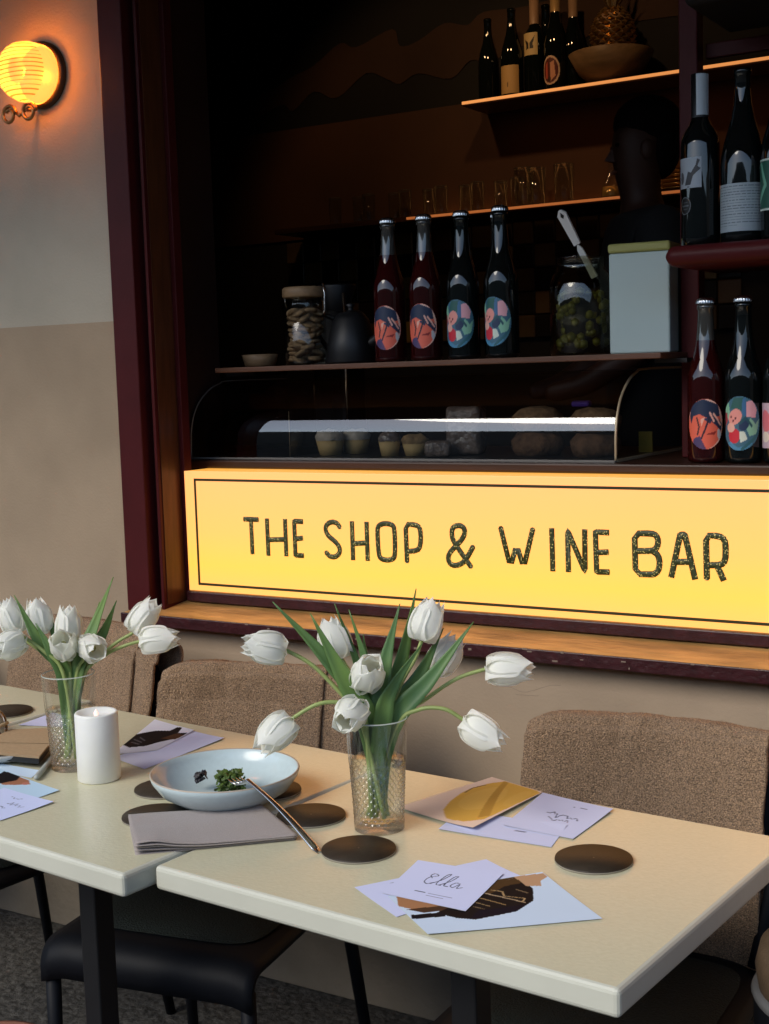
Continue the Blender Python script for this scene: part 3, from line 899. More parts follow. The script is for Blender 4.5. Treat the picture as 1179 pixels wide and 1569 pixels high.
# still wine bottles
def bordeaux(name='wine_bottle', s=1.0):
    root = empty(name)
    prof = [(0.030, 0.0), (0.0370, 0.005), (0.0375, 0.02), (0.0375, 0.195), (0.0360, 0.208), (0.0300, 0.222), (0.0215, 0.234), (0.0165, 0.246), (0.0150, 0.262), (0.0146, 0.318), (0.0160, 0.319), (0.0160, 0.327), (0.0146, 0.328), (0.0146, 0.330)]
    lathe('glass_body', [(r * s, z * s) for r, z in prof], M['green_glass'], root, 40, cap_lo=True, cap_hi=True)
    return root
def burgundy(name='wine_bottle', s=1.0):
    root = empty(name)
    prof = [(0.034, 0.0), (0.0415, 0.005), (0.0420, 0.02), (0.0420, 0.150), (0.0405, 0.168), (0.0360, 0.190), (0.0290, 0.214), (0.0220, 0.238), (0.0175, 0.262), (0.0152, 0.290), (0.0150, 0.318), (0.0165, 0.319), (0.0165, 0.328), (0.0150, 0.330)]
    lathe('glass_body', [(r * s, z * s) for r, z in prof], M['green_glass'], root, 40, cap_lo=True, cap_hi=True)
    return root
def capsule(root, m, z0, z1, r, arc=None, name='capsule'):
    if arc:
        a0, a1 = arc
        grid(name, lambda u, v: (r * math.cos(a0 + (a1 - a0) * u), r * math.sin(a0 + (a1 - a0) * u), z0 + (z1 - z0) * v), 16, 2, m, root)
    else:
        lathe(name, [(r, z0), (r, z1), (r * 0.7, z1 + 0.0015)], m, root, 32, cap_hi=True)

zr = 1.6214
b = bordeaux()
b.location = (-0.8729, 2.62, 1.6214)
tag(b, 'slim wine bottle with white neck foil and bird label on the rounded shelf', 'bottle', 'wine bottles on the rounded shelf')
capsule(b, M['black'], 0.248, 0.3312, 0.0164)
capsule(b, M['white_foil'], 0.252, 0.330, 0.0170, (R(-95), R(15)), 'white_band')
wrap_label(b, (0.62, 0.66, 0.70), [('poly', [(.35, .1), (.5, .55), (.62, .5), (.8, .75), (.85, .95), (.95, .9), (.86, .7), (.98, .62), (.7, .4), (.6, .1)], (0.18, 0.18, 0.2)),
      ('ell', .18, .35, .12, .2, 0, (0.3, 0.3, 0.32)), ('ell', .5, .04, .05, .02, 0, (0.2, 0.2, 0.2)), ('line', [(.1, 0), (.1, 1)], .012, (.5, .54, .58))],
      0.0375, 0.112, 0.170, R(-150), R(-68), None)
wrap_label(b, (0.03, 0.03, 0.03), [('ell', .5, .5, .5, .5, 0, (0.36, 0.38, 0.40)), ('ell', .5, .5, .44, .44, 0, (0.03, 0.03, 0.03)), ('line', [(.2, .5), (.8, .5)], .03, (.36, .38, .4)), ('line', [(.3, .68), (.7, .68)], .03, (.3, .32, .34)), ('line', [(.3, .32), (.7, .32)], .03, (.3, .32, .34))],
      0.0375, 0.062, 0.096, R(-143), R(-100), True, 40, 40, 'emblem')
b = burgundy()
b.location = (-0.7888, 2.62, 1.6214)
tag(b, 'dark broad-shouldered wine bottle with large text label on the rounded shelf', 'bottle', 'wine bottles on the rounded shelf')
tl = []
for k in range(15):
    y = .94 - k * .058
    x = .06
    while x < .9:
        w = random.uniform(.03, .10)
        if k == 14 and x > .4: break
        tl.append(('line', [(x, y), (min(x + w, .93), y)], .007, (0.36, 0.40, 0.43)))
        x += w + .025
wrap_label(b, (0.62, 0.67, 0.70), tl, 0.0420, 0.022, 0.112, R(-156), R(-2), None, 110, 110)
b = crown_bottle(False)
b.name = 'wine_bottle'
b.location = (-0.7106, 2.6, 1.6214)
tag(b, 'bottle with white-edged green label cut by the right edge of the photo', 'bottle', 'wine bottles on the rounded shelf')
wrap_label(b, (0.78, 0.84, 0.80), [('poly', [(.06, .04), (.06, .96), (.94, .96), (.94, .04)], (0.10, 0.32, 0.26)), ('line', [(.1, .2), (.4, .5), (.2, .9)], .05, (.45, .7, .6))], 0.0370, 0.055, 0.150, R(-165), R(-60), None)

# bottles on the glowing high shelf
def high_bottle(kind, px, label, s=1.03):
    f = bordeaux if kind == 'bo' else burgundy
    b = f('wine_bottle', s)
    b.location = (px[0], px[1], 2.4184)
    return tag(b, label, 'bottle', 'bottles on the high shelf')
b = high_bottle('bu', (-2.4365, 4.8, 2.4393), 'dark bottle at the left end of the glowing high shelf', 0.96)
b = high_bottle('bu', (-2.3254, 4.78, 2.4462), 'broad bottle with blank cream label on the high shelf', 1.01)
wrap_label(b, (0.80, 0.66, 0.44), [('line', [(.5, .25), (.5, .38)], .02, (.3, .22, .15))], 0.0420 * 1.01, 0.014, 0.118, R(-150), R(-30), None, 24, 24)
b = high_bottle('bo', (-2.2483, 4.82, 2.4471), 'high shelf bottle with square butterfly label', 1.10)
capsule(b, M['brown_foil'], 0.258, 0.364, 0.0183)
wrap_label(b, (0.82, 0.72, 0.52), [('poly', [(.15, .75), (.45, .55), (.45, .3), (.25, .25), (.3, .45)], (.15, .12, .1)), ('poly', [(.85, .85), (.52, .55), (.52, .3), (.75, .28), (.72, .5)], (.15, .12, .1))],
           0.0375 * 1.10, 0.152, 0.234, R(-140), R(-50), None, 30, 30)
b = high_bottle('bu', (-2.1526, 4.8, 2.4409), 'high shelf bottle with oval red and white label', 1.10)
capsule(b, M['gold_foil'], 0.262, 0.3645, 0.0186)
wrap_label(b, (0.85, 0.72, 0.62), [('ell', .5, .5, .42, .43, 0, (.35, .1, .08)), ('poly', [(.2, .25), (.22, .7), (.36, .8), (.36, .2)], (.75, .35, .28)), ('poly', [(.52, .12), (.5, .75), (.7, .82), (.78, .3)], (.82, .58, .46)), ('ell', .45, .2, .1, .08, 0, (.2, .12, .1))],
           0.0420 * 1.10, 0.026, 0.132, R(-142), R(-48), True, 40, 40)
b = high_bottle('bu', (-2.098, 4.84, 2.4542), 'high shelf bottle with cream neck foil next to the pineapple bowl', 1.03)
capsule(b, M['brown_foil'], 0.25, 0.341, 0.0175)
b = high_bottle('bo', (-2.2202, 4.86, 2.4593), 'dark bottle standing behind the butterfly-label bottle', 1.05)

# golden pineapple in a bowl
pa = thing('pineapple_ornament', 'golden pineapple ornament sitting in the bowl on high shelf', 'ornament', (-1.9239, 4.8, 2.47))
vs, fs = [], []
rows, nn = 13, 12
for k in range(rows):
    t = (k + 0.5) / rows
    zc = 0.14 * t; rc = 0.062 * math.sin(math.pi * (0.12 + 0.80 * t)) ** 0.7
    for i in range(nn):
        a = 2 * math.pi * (i + 0.5 * (k % 2)) / nn
        d = Vector((math.cos(a), math.sin(a), 0)); s = Vector((-math.sin(a), math.cos(a), 0))
        c0 = d * rc + Vector((0, 0, zc)); w = rc * 0.50; h = 0.0085
        b0 = len(vs)
        vs += [c0 + s * w * .5 + d * -0.004, c0 + Vector((0, 0, h)) + d * -.004, c0 - s * w * .5 + d * -.004, c0 - Vector((0, 0, h)) + d * -.004, c0 + d * 0.007]
        fs += [(b0, b0 + 1, b0 + 4), (b0 + 1, b0 + 2, b0 + 4), (b0 + 2, b0 + 3, b0 + 4), (b0 + 3, b0, b0 + 4)]
o = mesh('scale', vs, fs, M['gold'], pa); o['kind'] = 'stuff'
lathe('core', [(0.02, 0), (0.052, 0.03), (0.058, 0.07), (0.045, 0.115), (0.015, 0.14)], M['brown_foil'], pa, 20, cap_lo=True, cap_hi=True)
for i in range(9):
    a = i * 2.4; l = 0.05 + 0.03 * (i % 3)
    d = Vector((math.cos(a), math.sin(a), 0))
    p0 = Vector((0, 0, 0.135)) + d * 0.008; p1 = p0 + d * 0.02 + Vector((0, 0, l * 0.6)); p2 = p0 + d * 0.045 + Vector((0, 0, l))
    s = Vector((-d.y, d.x, 0)) * 0.007
    mesh('crown_leaf', [p0 - s, p0 + s, p1 + s * .8, p1 - s * .8, p2, p0 + d * .004, p1 + d * .006], [(0, 1, 2, 3), (3, 2, 4), (1, 0, 5), (2, 1, 5, 6), (0, 3, 6, 5)], M['gold'], pa)
pa.scale = (1.3, 1.3, 1.3); pa.location.z = 2.510
bo = thing('fruit_bowl', 'brown wooden bowl under the golden pineapple on high shelf', 'bowl', (-1.9323, 4.8, 2.4184))
lathe('bowl_shell', [(0.05, 0), (0.055, 0.004), (0.09, 0.03), (0.118, 0.075), (0.114, 0.077), (0.085, 0.036), (0.04, 0.012), (0.001, 0.010)], M['lid_wood'], bo, 40, cap_lo=True)

bo.scale = (1.32, 1.32, 1.5)
# drinking glasses on the lower back shelf
def tumbler(r, h):
    root = empty('drinking_glass')
    lathe('glass_wall', [(0.001, 0.0), (r * .85, 0.0), (r * .88, 0.003), (r, h), (r * .93, h), (r * .80, 0.010), (0.001, 0.010)], M['pane'], root, 20)
    lathe('rim', [(r * .93, h + .0002), (r * .965, h + .0025), (r, h + .0002)], M['clear_neck'], root, 20)
    return root
ORD = ['first', 'second', 'third', 'fourth', 'fifth', 'sixth', 'seventh', 'eighth', 'ninth', 'tenth', 'eleventh', 'twelfth']
t0 = tumbler(0.040, 0.145)
spots = [(865, 302, 'tall glass on lower back shelf, next to the small carafe'), (820, 308, 'tall glass left of the pair by the small carafe'),
         (800, 312, 'narrow tall glass above the rightmost floral-label bottle')]
for i, (a, c_, lab) in enumerate([((-2.1194, 4.78), 0, spots[0][2]), ((-2.2452, 4.8), 0, spots[1][2]), ((-2.2757, 4.76), 0, spots[2][2])]):
    o = t0 if i == 0 else copy_tree(t0)
    o.location = (a[0], a[1], 2.0044)
    tag(o, lab, 'glass', 'glasses on the lower back shelf')
t1 = tumbler(0.028, 0.115)
for i in range(11):
    o = t1 if i == 0 else copy_tree(t1)
    x = -3.15 + i * 0.083 + random.uniform(-.008, .008)
    o.location = (x, 4.78 + (i % 2) * 0.05, 2.0044)
    tag(o, 'small clear glass, %s from the left, in the dim row on lower back shelf' % ORD[i], 'glass', 'row of small glasses')
cf = thing('carafe', 'small glass carafe on the lower back shelf by the person', 'carafe', (-1.9306, 4.78, 2.0044))
lathe('carafe_body', [(0.001, 0), (0.034, 0.0), (0.038, 0.01), (0.034, 0.06), (0.014, 0.09), (0.011, 0.14), (0.013, 0.15)], M['pane'], cf, 24)
lathe('liquid', [(0.001, 0.003), (0.033, 0.003), (0.035, 0.012), (0.033, 0.045), (0.001, 0.045)], M['amber'], cf, 24)
# stack of amber plates lit by the shelf
pz = 2.0044
sp_ = lathe('plate', [(0.001, 0), (0.05, 0.0), (0.075, 0.012), (0.076, 0.014), (0.05, 0.004), (0.001, 0.004)], M['amber'], None, 30)
for i in range(12):
    o = sp_ if i == 0 else inst(sp_)
    zz = pz + i * 0.0145 + (0.028 if i > 5 else 0)
    o.location = ((-1.6656, 4.8, 2.0178)[0] + random.uniform(-.004, .004), 4.80, pz + i * 0.0150)
    o.scale = (1.15 if i < 6 else 0.95,) * 2 + (1,)
    tag(o, 'amber plate, %s from the bottom, in the glinting stack beside the rack post' % ORD[i], 'plate', 'stacked amber plates')

# ------------------------------------------------------------------ person behind the bar, in deep shadow
pr = thing('person', 'person in black with dark hair standing in shadow behind the bar', 'person', (-1.4193, 3.75, 0.01), R(-55))
def skin_mesh(name, nodes, edges, m, parent, sub=2, root=0):
    me = bpy.data.meshes.new(name)
    me.from_pydata([n[:3] for n in nodes], edges, [])
    me.materials.append(m)
    o = bpy.data.objects.new(name, me)
    link(o, parent)
    sk = o.modifiers.new('skin', 'SKIN')
    for i, n in enumerate(nodes):
        sv_ = me.skin_vertices[0].data[i]
        sv_.radius = (n[3], n[4] if len(n) > 4 else n[3])
        sv_.use_root = (i == root)
    ss = o.modifiers.new('sub', 'SUBSURF'); ss.levels = sub; ss.render_levels = sub
    sk.use_smooth_shade = True
    return o
HB = 0.32  # raised duckboard behind the bar
bx_ = box('duckboard', (-4.6, 3.35, 0.01), (1.6, 4.4, HB), M['dark_wood'])
tag(bx_, 'dark raised floor behind the bar counter', 'platform')
z0 = HB - 0.01
nodes = [(0, 0, z0 + .98, .15, .11), (0, 0, z0 + 1.18, .14, .10), (0, 0.01, z0 + 1.42, .17, .10), (0, 0, z0 + 1.50, .085, .075), (0, -.005, z0 + 1.555, .058), (0, -.015, z0 + 1.625, .074), (0, -.012, z0 + 1.71, .086), (0, -.005, z0 + 1.77, .070),
         (.19, 0, z0 + 1.455, .062), (.22, -.02, z0 + 1.14, .045), (.16, -.22, z0 + 1.02, .034), (.13, -.32, z0 + 1.0, .026, .016),
         (-.19, 0, z0 + 1.455, .062), (-.22, -.02, z0 + 1.14, .045), (-.16, -.22, z0 + 1.02, .034), (-.13, -.32, z0 + 1.0, .026, .016),
         (.10, 0, z0 + .86, .10), (.10, 0, z0 + .48, .065), (.10, .03, z0 + .09, .045), (.10, -.10, z0 + .04, .035), (-.10, 0, z0 + .86, .10), (-.10, 0, z0 + .48, .065), (-.10, .03, z0 + .09, .045), (-.10, -.10, z0 + .04, .035)]
edges = [(0, 1), (1, 2), (2, 3), (3, 4), (4, 5), (5, 6), (6, 7), (2, 8), (8, 9), (9, 10), (10, 11), (2, 12), (12, 13), (13, 14), (14, 15), (0, 16), (16, 17), (17, 18), (18, 19), (0, 20), (20, 21), (21, 22), (22, 23)]
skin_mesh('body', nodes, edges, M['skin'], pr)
sn = [(x, y, z, r[0] + .012, (r[1] if len(r) > 1 else r[0]) + .012) for (x, y, z, *r) in nodes]
cloth_idx = [0, 1, 2, 3, 8, 9, 12, 13, 16, 17, 18, 20, 21, 22]
remap = {v: i for i, v in enumerate(cloth_idx)}
skin_mesh('clothes', [sn[i] for i in cloth_idx], [(remap[a], remap[b_]) for a, b_ in edges if a in remap and b_ in remap], M['shirt'], pr)
def ellipsoid(name, c_, r, m, parent, n=20, k=12):
    vs, fs, _ = lathe_data([(max(1e-4, math.sin(math.pi * i / k)), -math.cos(math.pi * i / k)) for i in range(k + 1)], n)
    return mesh(name, [(c_[0] + v[0] * r[0], c_[1] + v[1] * r[1], c_[2] + v[2] * r[2]) for v in vs], fs, m, parent, True)
ellipsoid('hair', (0, 0.018, z0 + 1.755), (.084, .100, .082), M['hair'], pr)
ellipsoid('hair_back', (0, 0.050, z0 + 1.69), (.074, .060, .090), M['hair'], pr)
mesh('nose', [(-.013, -.080, z0 + 1.650), (.013, -.080, z0 + 1.650), (0, -.110, z0 + 1.655), (0, -.082, z0 + 1.70)], [(0, 1, 2), (0, 2, 3), (2, 1, 3), (1, 0, 3)], M['skin'], pr)
for s in (-1, 1):
    ellipsoid('eye', (s * .030, -.078, z0 + 1.695), (.012, .007, .007), M['hair'], pr, 10, 6)
    ellipsoid('ear', (s * .078, -.005, z0 + 1.675), (.009, .020, .030), M['skin'], pr, 10, 6)
ellipsoid('mouth', (0, -.082, z0 + 1.622), (.022, .008, .006), M['terracotta'], pr, 10, 6)

# ------------------------------------------------------------------ things on the long shelf
ds = thing('wooden_dish', 'small amber wooden dish at the left end of the long shelf', 'dish', (-2.0511, 2.74, 1.4198))
lathe('dish_shell', [(0.030, 0), (0.038, 0.003), (0.046, 0.030), (0.042, 0.031), (0.034, 0.008), (0.001, 0.007)], M['lid_wood'], ds, 32, cap_lo=True)

cj = thing('cookie_jar', 'clip-top glass jar full of cookies with tan lid on long shelf', 'jar', (-1.8952, 2.72, 1.4198))
JR, JH = 0.050, 0.150
lathe('jar_glass', [(0.001, 0), (JR, 0.0), (JR + .001, 0.006), (JR + .001, JH), (JR - .004, JH + .004), (JR - .004, JH + .012), (JR - .006, JH + .012), (JR - .003, JH - .002), (JR - .003, .005), (0.001, .005)], M['pane'], cj, 40)
lathe('lid', [(0.001, JH + .0125), (JR, JH + .0125), (JR + .003, JH + .016), (JR + .003, JH + .034), (JR - .002, JH + .038), (0.001, JH + .039)], M['lid_wood'], cj, 40)
tube('clip', [(JR + .004, 0, JH + .045), (JR + .010, 0, JH + .020), (JR + .009, 0, JH - .02), (JR + .002, 0, JH - .03)], 0.0022, M['steel'], cj, 6)
tube('clip', [(-JR - .004, 0, JH + .036), (-JR - .009, 0, JH + .015), (-JR - .003, 0, JH - .01)], 0.0022, M['steel'], cj, 6)
ck = lathe('cookie', [(0.001, 0), (0.017, 0.0), (0.021, 0.004), (0.019, 0.008), (0.010, 0.010), (0.001, 0.010)], M['cookie'], cj, 14)
n = 0
for lay in range(9):
    for q in range(7):
        a = q * 0.9 + lay * 0.5; rr = 0.026 if q < 6 else 0.0
        o = ck if n == 0 else inst(ck, cj)
        n += 1
        o.location = (rr * math.cos(a), rr * math.sin(a), 0.008 + lay * 0.0142 + random.uniform(0, .003))
        o.rotation_euler = (random.uniform(-.5, .5), random.uniform(-.5, .5), random.uniform(0, 6))
        o.scale = (0.95, 0.95, random.uniform(0.9, 1.15))

kt = thing('black_kettle', 'black kettle standing between the cookie jar and palm-label bottles', 'kettle', (-1.7883, 2.76, 1.4198))
lathe('kettle_body', [(0.001, 0), (0.062, 0.0), (0.066, 0.006), (0.056, 0.06), (0.044, 0.105), (0.030, 0.122), (0.008, 0.126), (0.007, 0.134), (0.012, 0.142), (0.001, 0.146)], M['black'], kt, 36)
tube('handle', spline([(-.046, 0, .11), (-.085, 0, .12), (-.095, 0, .075), (-.062, 0, .03)], 16), 0.006, M['black'], kt, 8)
tube('spout', spline([(.052, 0, .045), (.085, 0, .07), (.095, 0, .115)], 12), [0.014 - 0.007 * k / 12 for k in range(13)], M['black'], kt, 10)
bk = thing('dark_machine', 'dark coffee grinder with steel rod behind the black kettle', 'grinder', (-1.9188, 2.9, 1.1965))
box('grinder_body', (-.05, -.05, 0), (.05, .05, .36), M['black'], bk, bev=.01)
tube('steel_rod', [(.055, -.055, .05), (.055, -.055, .40)], 0.004, M['steel'], bk, 8)
lathe('hopper', [(.03, .36), (.05, .42), (.048, .425), (.001, .425)], M['black'], bk, 24)

oj = thing('olive_jar', 'large dark jar of green olives with serving spoon on long shelf', 'jar', (-1.1696, 2.72, 1.4198))
lathe('jar_glass', [(0.001, 0), (0.056, 0), (0.060, 0.006), (0.060, 0.150), (0.052, 0.172), (0.044, 0.182), (0.044, 0.206), (0.047, 0.208), (0.041, 0.208), (0.041, 0.182), (0.049, 0.170), (0.057, 0.148), (0.057, 0.005), (0.001, 0.004)], M['jar_dark'], oj, 44)
bm = bmesh.new()
for k in range(150):
    a = random.uniform(0, 6.283); rr = 0.044 * math.sqrt(random.uniform(0.3, 1)); z = random.uniform(0.015, 0.135)
    bmesh.ops.create_icosphere(bm, subdivisions=1, radius=random.uniform(.008, .0105), matrix=Matrix.Translation((rr * math.cos(a), rr * math.sin(a), z)) @ Matrix.Diagonal((1, 1, 1.25, 1)))
o = from_bm('olives', bm, M['olive'], oj, True); o['kind'] = 'stuff'
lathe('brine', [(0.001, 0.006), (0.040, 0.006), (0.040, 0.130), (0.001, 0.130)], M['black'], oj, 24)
oj.scale = (1.16, 1.16, 1.0)
sp0, sp1 = Vector((-1.14, 2.7, 1.6012)), Vector((-1.1904, 2.66, 1.7248))
so = thing('serving_spoon', 'white-handled serving spoon leaning out of the olive jar', 'spoon', tuple(sp0))
dv = sp1 - sp0; Ls = dv.length; dn = dv.normalized(); side = Vector((dn.z, 0, -dn.x)).normalized(); nrm = side.cross(dn)
def slab(name, t0, t1, w0, w1, th, m, parent, n=8):
    vs, fs = [], []
    for k in range(n + 1):
        t = k / n; c0 = dn * (t0 + (t1 - t0) * t); w = (w0 + (w1 - w0) * t) * (math.sqrt(max(0.05, 1 - max(0, (t - .9) / .1) ** 2)))
        vs += [c0 + side * w + nrm * th, c0 - side * w + nrm * th, c0 - side * w - nrm * th, c0 + side * w - nrm * th]
    for k in range(n):
        for i in range(4):
            j = (i + 1) % 4
            fs.append((4 * k + i, 4 * k + j, 4 * k + 4 + j, 4 * k + 4 + i))
    fs += [(3, 2, 1, 0), (4 * n, 4 * n + 1, 4 * n + 2, 4 * n + 3)]
    return mesh(name, vs, fs, m, parent)
slab('handle', Ls * 0.42, Ls, 0.0075, 0.0105, 0.004, M['white_plastic'], so)
slab('shank', -0.02, Ls * 0.41, 0.007, 0.006, 0.0025, M['white_plastic'], so)
hp = dn * Ls * 0.9 - nrm * 0.0044 if nrm.y > 0 else dn * Ls * 0.9 + nrm * 0.0044
mesh('hang_hole', [hp + side * .004, hp + dn * .009, hp - side * .004, hp - dn * .006], [(0, 1, 2, 3)], M['black'], so)

tn = thing('storage_tin', 'tall pale mint storage tin with olive green lid on long shelf', 'tin', (-1.0337, 2.74, 1.4198), R(6))
box('tin_body', (-.064, -.05, 0), (.064, .05, .208), M['tin'], tn, bev=.004)
box('tin_lid', (-.066, -.052, .2085), (.066, .052, .228), M['tin_lid'], tn, bev=.005)
bb = thing('black_box', 'black box half hidden between the mint tin and rack post', 'box', (-0.9831, 2.8, 1.4198))
box('box_body', (-.03, -.03, 0), (.012, .03, .20), M['black'], bb, bev=.003)

# ------------------------------------------------------------------ pastry case with curved glass
pc = thing('pastry_case', 'low curved-glass pastry case on the counter above the lit sign', 'display case')
arc = [(2.620, 1.200), (2.6205, 1.235), (2.624, 1.268), (2.633, 1.298), (2.650, 1.326), (2.676, 1.350), (2.708, 1.369), (2.745, 1.381), (2.785, 1.3865), (3.04, 1.3865)]
sa = spline([(0, y, z) for y, z in arc], 45)
CX0, CX1 = -2.186, -1.056
grid('curved_glass', lambda u, v: (CX0 + (CX1 - CX0) * u, sa[round(v * 45)].y, sa[round(v * 45)].z), 2, 45, M['case_glass'], pc)
def end_panel(x):
    vs = [(x, p.y, p.z) for p in sa] + [(x, 3.04, 1.200)]
    return mesh('end_pane', vs, [tuple(range(len(vs)))], M['case_glass'], pc)
end_panel(CX0); end_panel(CX1)
tube('edge_trim', [(CX1, p.y - .001, p.z) for p in sa], 0.0030, M['case_frame'], pc, 6)
tube('edge_trim', [(CX0, p.y - .001, p.z) for p in sa], 0.0018, M['case_trim'], pc, 6)
box('base_rail', (CX0, 2.612, 1.1965), (CX1, 2.626, 1.2005), M['case_trim'], pc)
box('base_rail', (CX1 - .004, 2.627, 1.1965), (CX1 + .003, 3.04, 1.2025), M['case_frame'], pc)
box('base_tray', (CX0, 2.6265, 1.1965), (CX1 - .005, 3.04, 1.1990), M['black'], pc)
vl = (-1.9122, 2.66, 1.1996)[0]
mesh('divider_pane', [(vl, 2.66, 1.2), (vl, 3.0, 1.2), (vl, 3.0, 1.37), (vl, 2.75, 1.37), (vl, 2.68, 1.34)], [(0, 1, 2, 3, 4)], M['case_glass'], pc)
tube('divider_edge', [(vl, 2.66, 1.2), (vl, 2.661, 1.31)], 0.0008, M['case_frame'], pc, 5)

def muffin(name, p, r, h, label, top='muffin', cat='pastry', group='pastries in the case'):
    t = thing(name, label, cat, (p[0], p[1], 1.1992), random.uniform(0, 3), group)
    lathe('paper_case', [(r * .75, 0), (r, h * .6), (r * .9, h * .6), (r * .01, h * .55)], M['muffin_case'], t, 36, cap_lo=True, mod=lambda k, a, rr, z: rr * (1 + .03 * math.cos(18 * a)))
    vs, fs, _ = lathe_data([(r * 1.02, h * .58), (r * 1.08, h * .72), (r * .9, h * .9), (r * .5, h), (r * .02, h * 1.03)], 26)
    vs = [Vector(v) * (1 + 0.12 * noise.noise(Vector(v) * 60 + Vector((p[0] * 9, 0, 0)))) for v in vs]
    mesh('cake_top', vs, fs, M[top], t, True)
    return t
muffin('muffin', (-1.8478, 2.74, 1.1944), 0.034, 0.062, 'sugar-dusted tart at the left end of the row in the case', 'sugar')
muffin('muffin', (-1.8104, 2.8, 1.1904), 0.034, 0.060, 'sugar-dusted tart second from the left in the case', 'sugar')
muffin('muffin', (-1.665, 2.72, 1.1939), 0.026, 0.060, 'small wrapped bun between the tarts and wrapped loaf', 'wrap')
muffin('muffin', (-1.6067, 2.74, 1.196), 0.030, 0.050, 'brown bun just left of the wrapped loaf in the case', 'muffin')
def loaf(p, r, h, label, stack=1, m='bread', sx=1.0):
    t = thing('bread_roll', label, 'bread', (p[0], p[1], p[2]), random.uniform(0, 3), 'breads in the case')
    vs, fs, _ = lathe_data([(r * .01, 0), (r * .85, 0), (r, h * .3), (r * .98, h * .6), (r * .75, h * .92), (r * .3, h), (r * .01, h * 1.0)], 30)
    vs = [Vector((v[0] * sx, v[1], v[2])) * (1 + 0.10 * noise.noise(Vector(v) * 45 + Vector((p[0] * 9, 3, 0)))) for v in vs]
    mesh('crust', vs, fs, M[m], t, True)
loaf((-1.3079, 2.78, 1.1992), 0.060, 0.056, 'round brown loaf under another in the case, left pair')
loaf((-1.3079, 2.78, 1.256), 0.058, 0.052, 'round brown loaf on top of the left pair in the case', m='cookie')
loaf((-1.1583, 2.76, 1.1992), 0.056, 0.054, 'round brown loaf at the bottom of the right pair in the case')
loaf((-1.1583, 2.76, 1.254), 0.056, 0.050, 'round brown loaf topping the right pair under purple wrapper', m='cookie')
wl = thing('wrapped_loaf', 'tall film-wrapped loaf in the middle of the pastry case', 'bread', (-1.4906, 2.78, 1.1992), 0.2)
bm = bmesh.new(); bm_box(bm, (-.042, -.035, 0), (.042, .035, .112), .012, 3)
bmesh.ops.subdivide_edges(bm, edges=bm.edges[:], cuts=2)
for v in bm.verts: v.co += Vector([noise.noise(v.co * 60 + Vector((q * 7, 0, 0))) * .005 for q in range(3)]) if v.co.z > .004 else Vector((0, 0, 0))
from_bm('film', bm, M['wrap'], wl, True)
w2 = thing('wrapped_packet', 'low film-wrapped packet left of the tall wrapped loaf', 'packet', (-1.5225, 2.7, 1.1992), 0.4)
bm = bmesh.new(); bm_box(bm, (-.030, -.025, 0), (.030, .025, .038), .01, 3)
from_bm('film', bm, M['wrap'], w2, True)
pw = thing('purple_packet', 'small purple packet lying on the right pair of round loaves', 'packet', (-1.208, 2.8, 1.306))
box('wrapper', (-.022, -.012, 0), (.022, .012, .014), M['purple'], pw, bev=.006)
yt = thing('price_tag', 'yellowish tag card at the right end inside the pastry case', 'tag', (-1.0967, 2.9, 1.1992))
box('card', (-.016, -.002, 0), (.016, .002, .046), M['yellow_tag'], yt)

# ------------------------------------------------------------------ wall lamp
LC = Vector((-2.4359, 2.4, 2.1339))
lm = thing('wall_lamp', 'lit fluted glass wall lamp with brass scroll on pale wall', 'lamp', (LC.x, WY, LC.z))
def ydisc(name, prof, m, n=48, mod=None, **k):
    # lathe about the wall's normal: (r, distance from the wall)
    vs, fs, fm = lathe_data(prof, n, mod=mod)
    return mesh(name, [(v[0], -v[2], v[1]) for v in vs], [tuple(reversed(f)) for f in fs], m, lm, True)
ydisc('back_plate', [(0.079, 0.001), (0.079, 0.010), (0.072, 0.014), (0.001, 0.014)], M['plate_dark'])
ydisc('glass_ring', [(0.066, 0.015), (0.0705, 0.020), (0.0705, 0.058), (0.068, 0.064)], M['lamp_ring'])
# fluted dome: horizontal ribs
vs, fs = [], []
NU, NV = 40, 96
for j in range(NV + 1):
    for i in range(NU + 1):
        zz = -1 + 2 * j / NV
        hw = math.sqrt(max(0, 1 - zz * zz))
        xx = (-1 + 2 * i / NU) * hw
        rr = math.sqrt(xx * xx + zz * zz)
        dep_ = 0.064 + 0.046 * math.sqrt(max(0, 1 - rr ** 2.6)) + 0.0052 * (abs(math.sin(zz * 7 * math.pi)) ** .7 - .5) * (1 - rr ** 6)
        vs.append((xx * 0.0680, -dep_, zz * 0.0680))
w = NU + 1
for j in range(NV):
    for i in range(NU):
        fs.append((j * w + i, j * w + i + 1, (j + 1) * w + i + 1, (j + 1) * w + i))
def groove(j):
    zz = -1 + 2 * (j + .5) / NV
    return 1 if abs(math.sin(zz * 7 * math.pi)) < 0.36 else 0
mesh('fluted_glass', vs, fs, None, lm, True, mats=[M['lamp_glass'], M['lamp_rib_shade']], fm=[groove(j) for j in range(NV) for i in range(NU)])
vs, fs = [], []
for cx in (-0.008, -0.075):
    pts = [(cx + 0.024 * math.cos(t) * (1 - t / 16), -0.045, -0.090 + 0.024 * math.sin(t) * (1 - t / 16)) for t in [k * 0.35 for k in range(26)]]
    tube_data(pts, 0.0045, 7, vs, fs)
tube_data([(-0.05, -.045, -.088), (-.04, -.045, -.096), (-.03, -.045, -.09)], 0.0045, 7, vs, fs)
tube_data([(-0.02, -.045, -.085), (-.02, -.02, -.080), (-.02, -.004, -.07)], 0.0045, 7, vs, fs)
mesh('brass_scroll', vs, fs, M['brass'], lm, True)
pl_ = bpy.data.lights.new('bulb', 'POINT')
pl_.energy = 4.4; pl_.color = (1.0, 0.36, 0.05); pl_.shadow_soft_size = 0.018
po = bpy.data.objects.new('bulb', pl_); link(po, lm); po.location = (0.0, -0.052, 0.0)
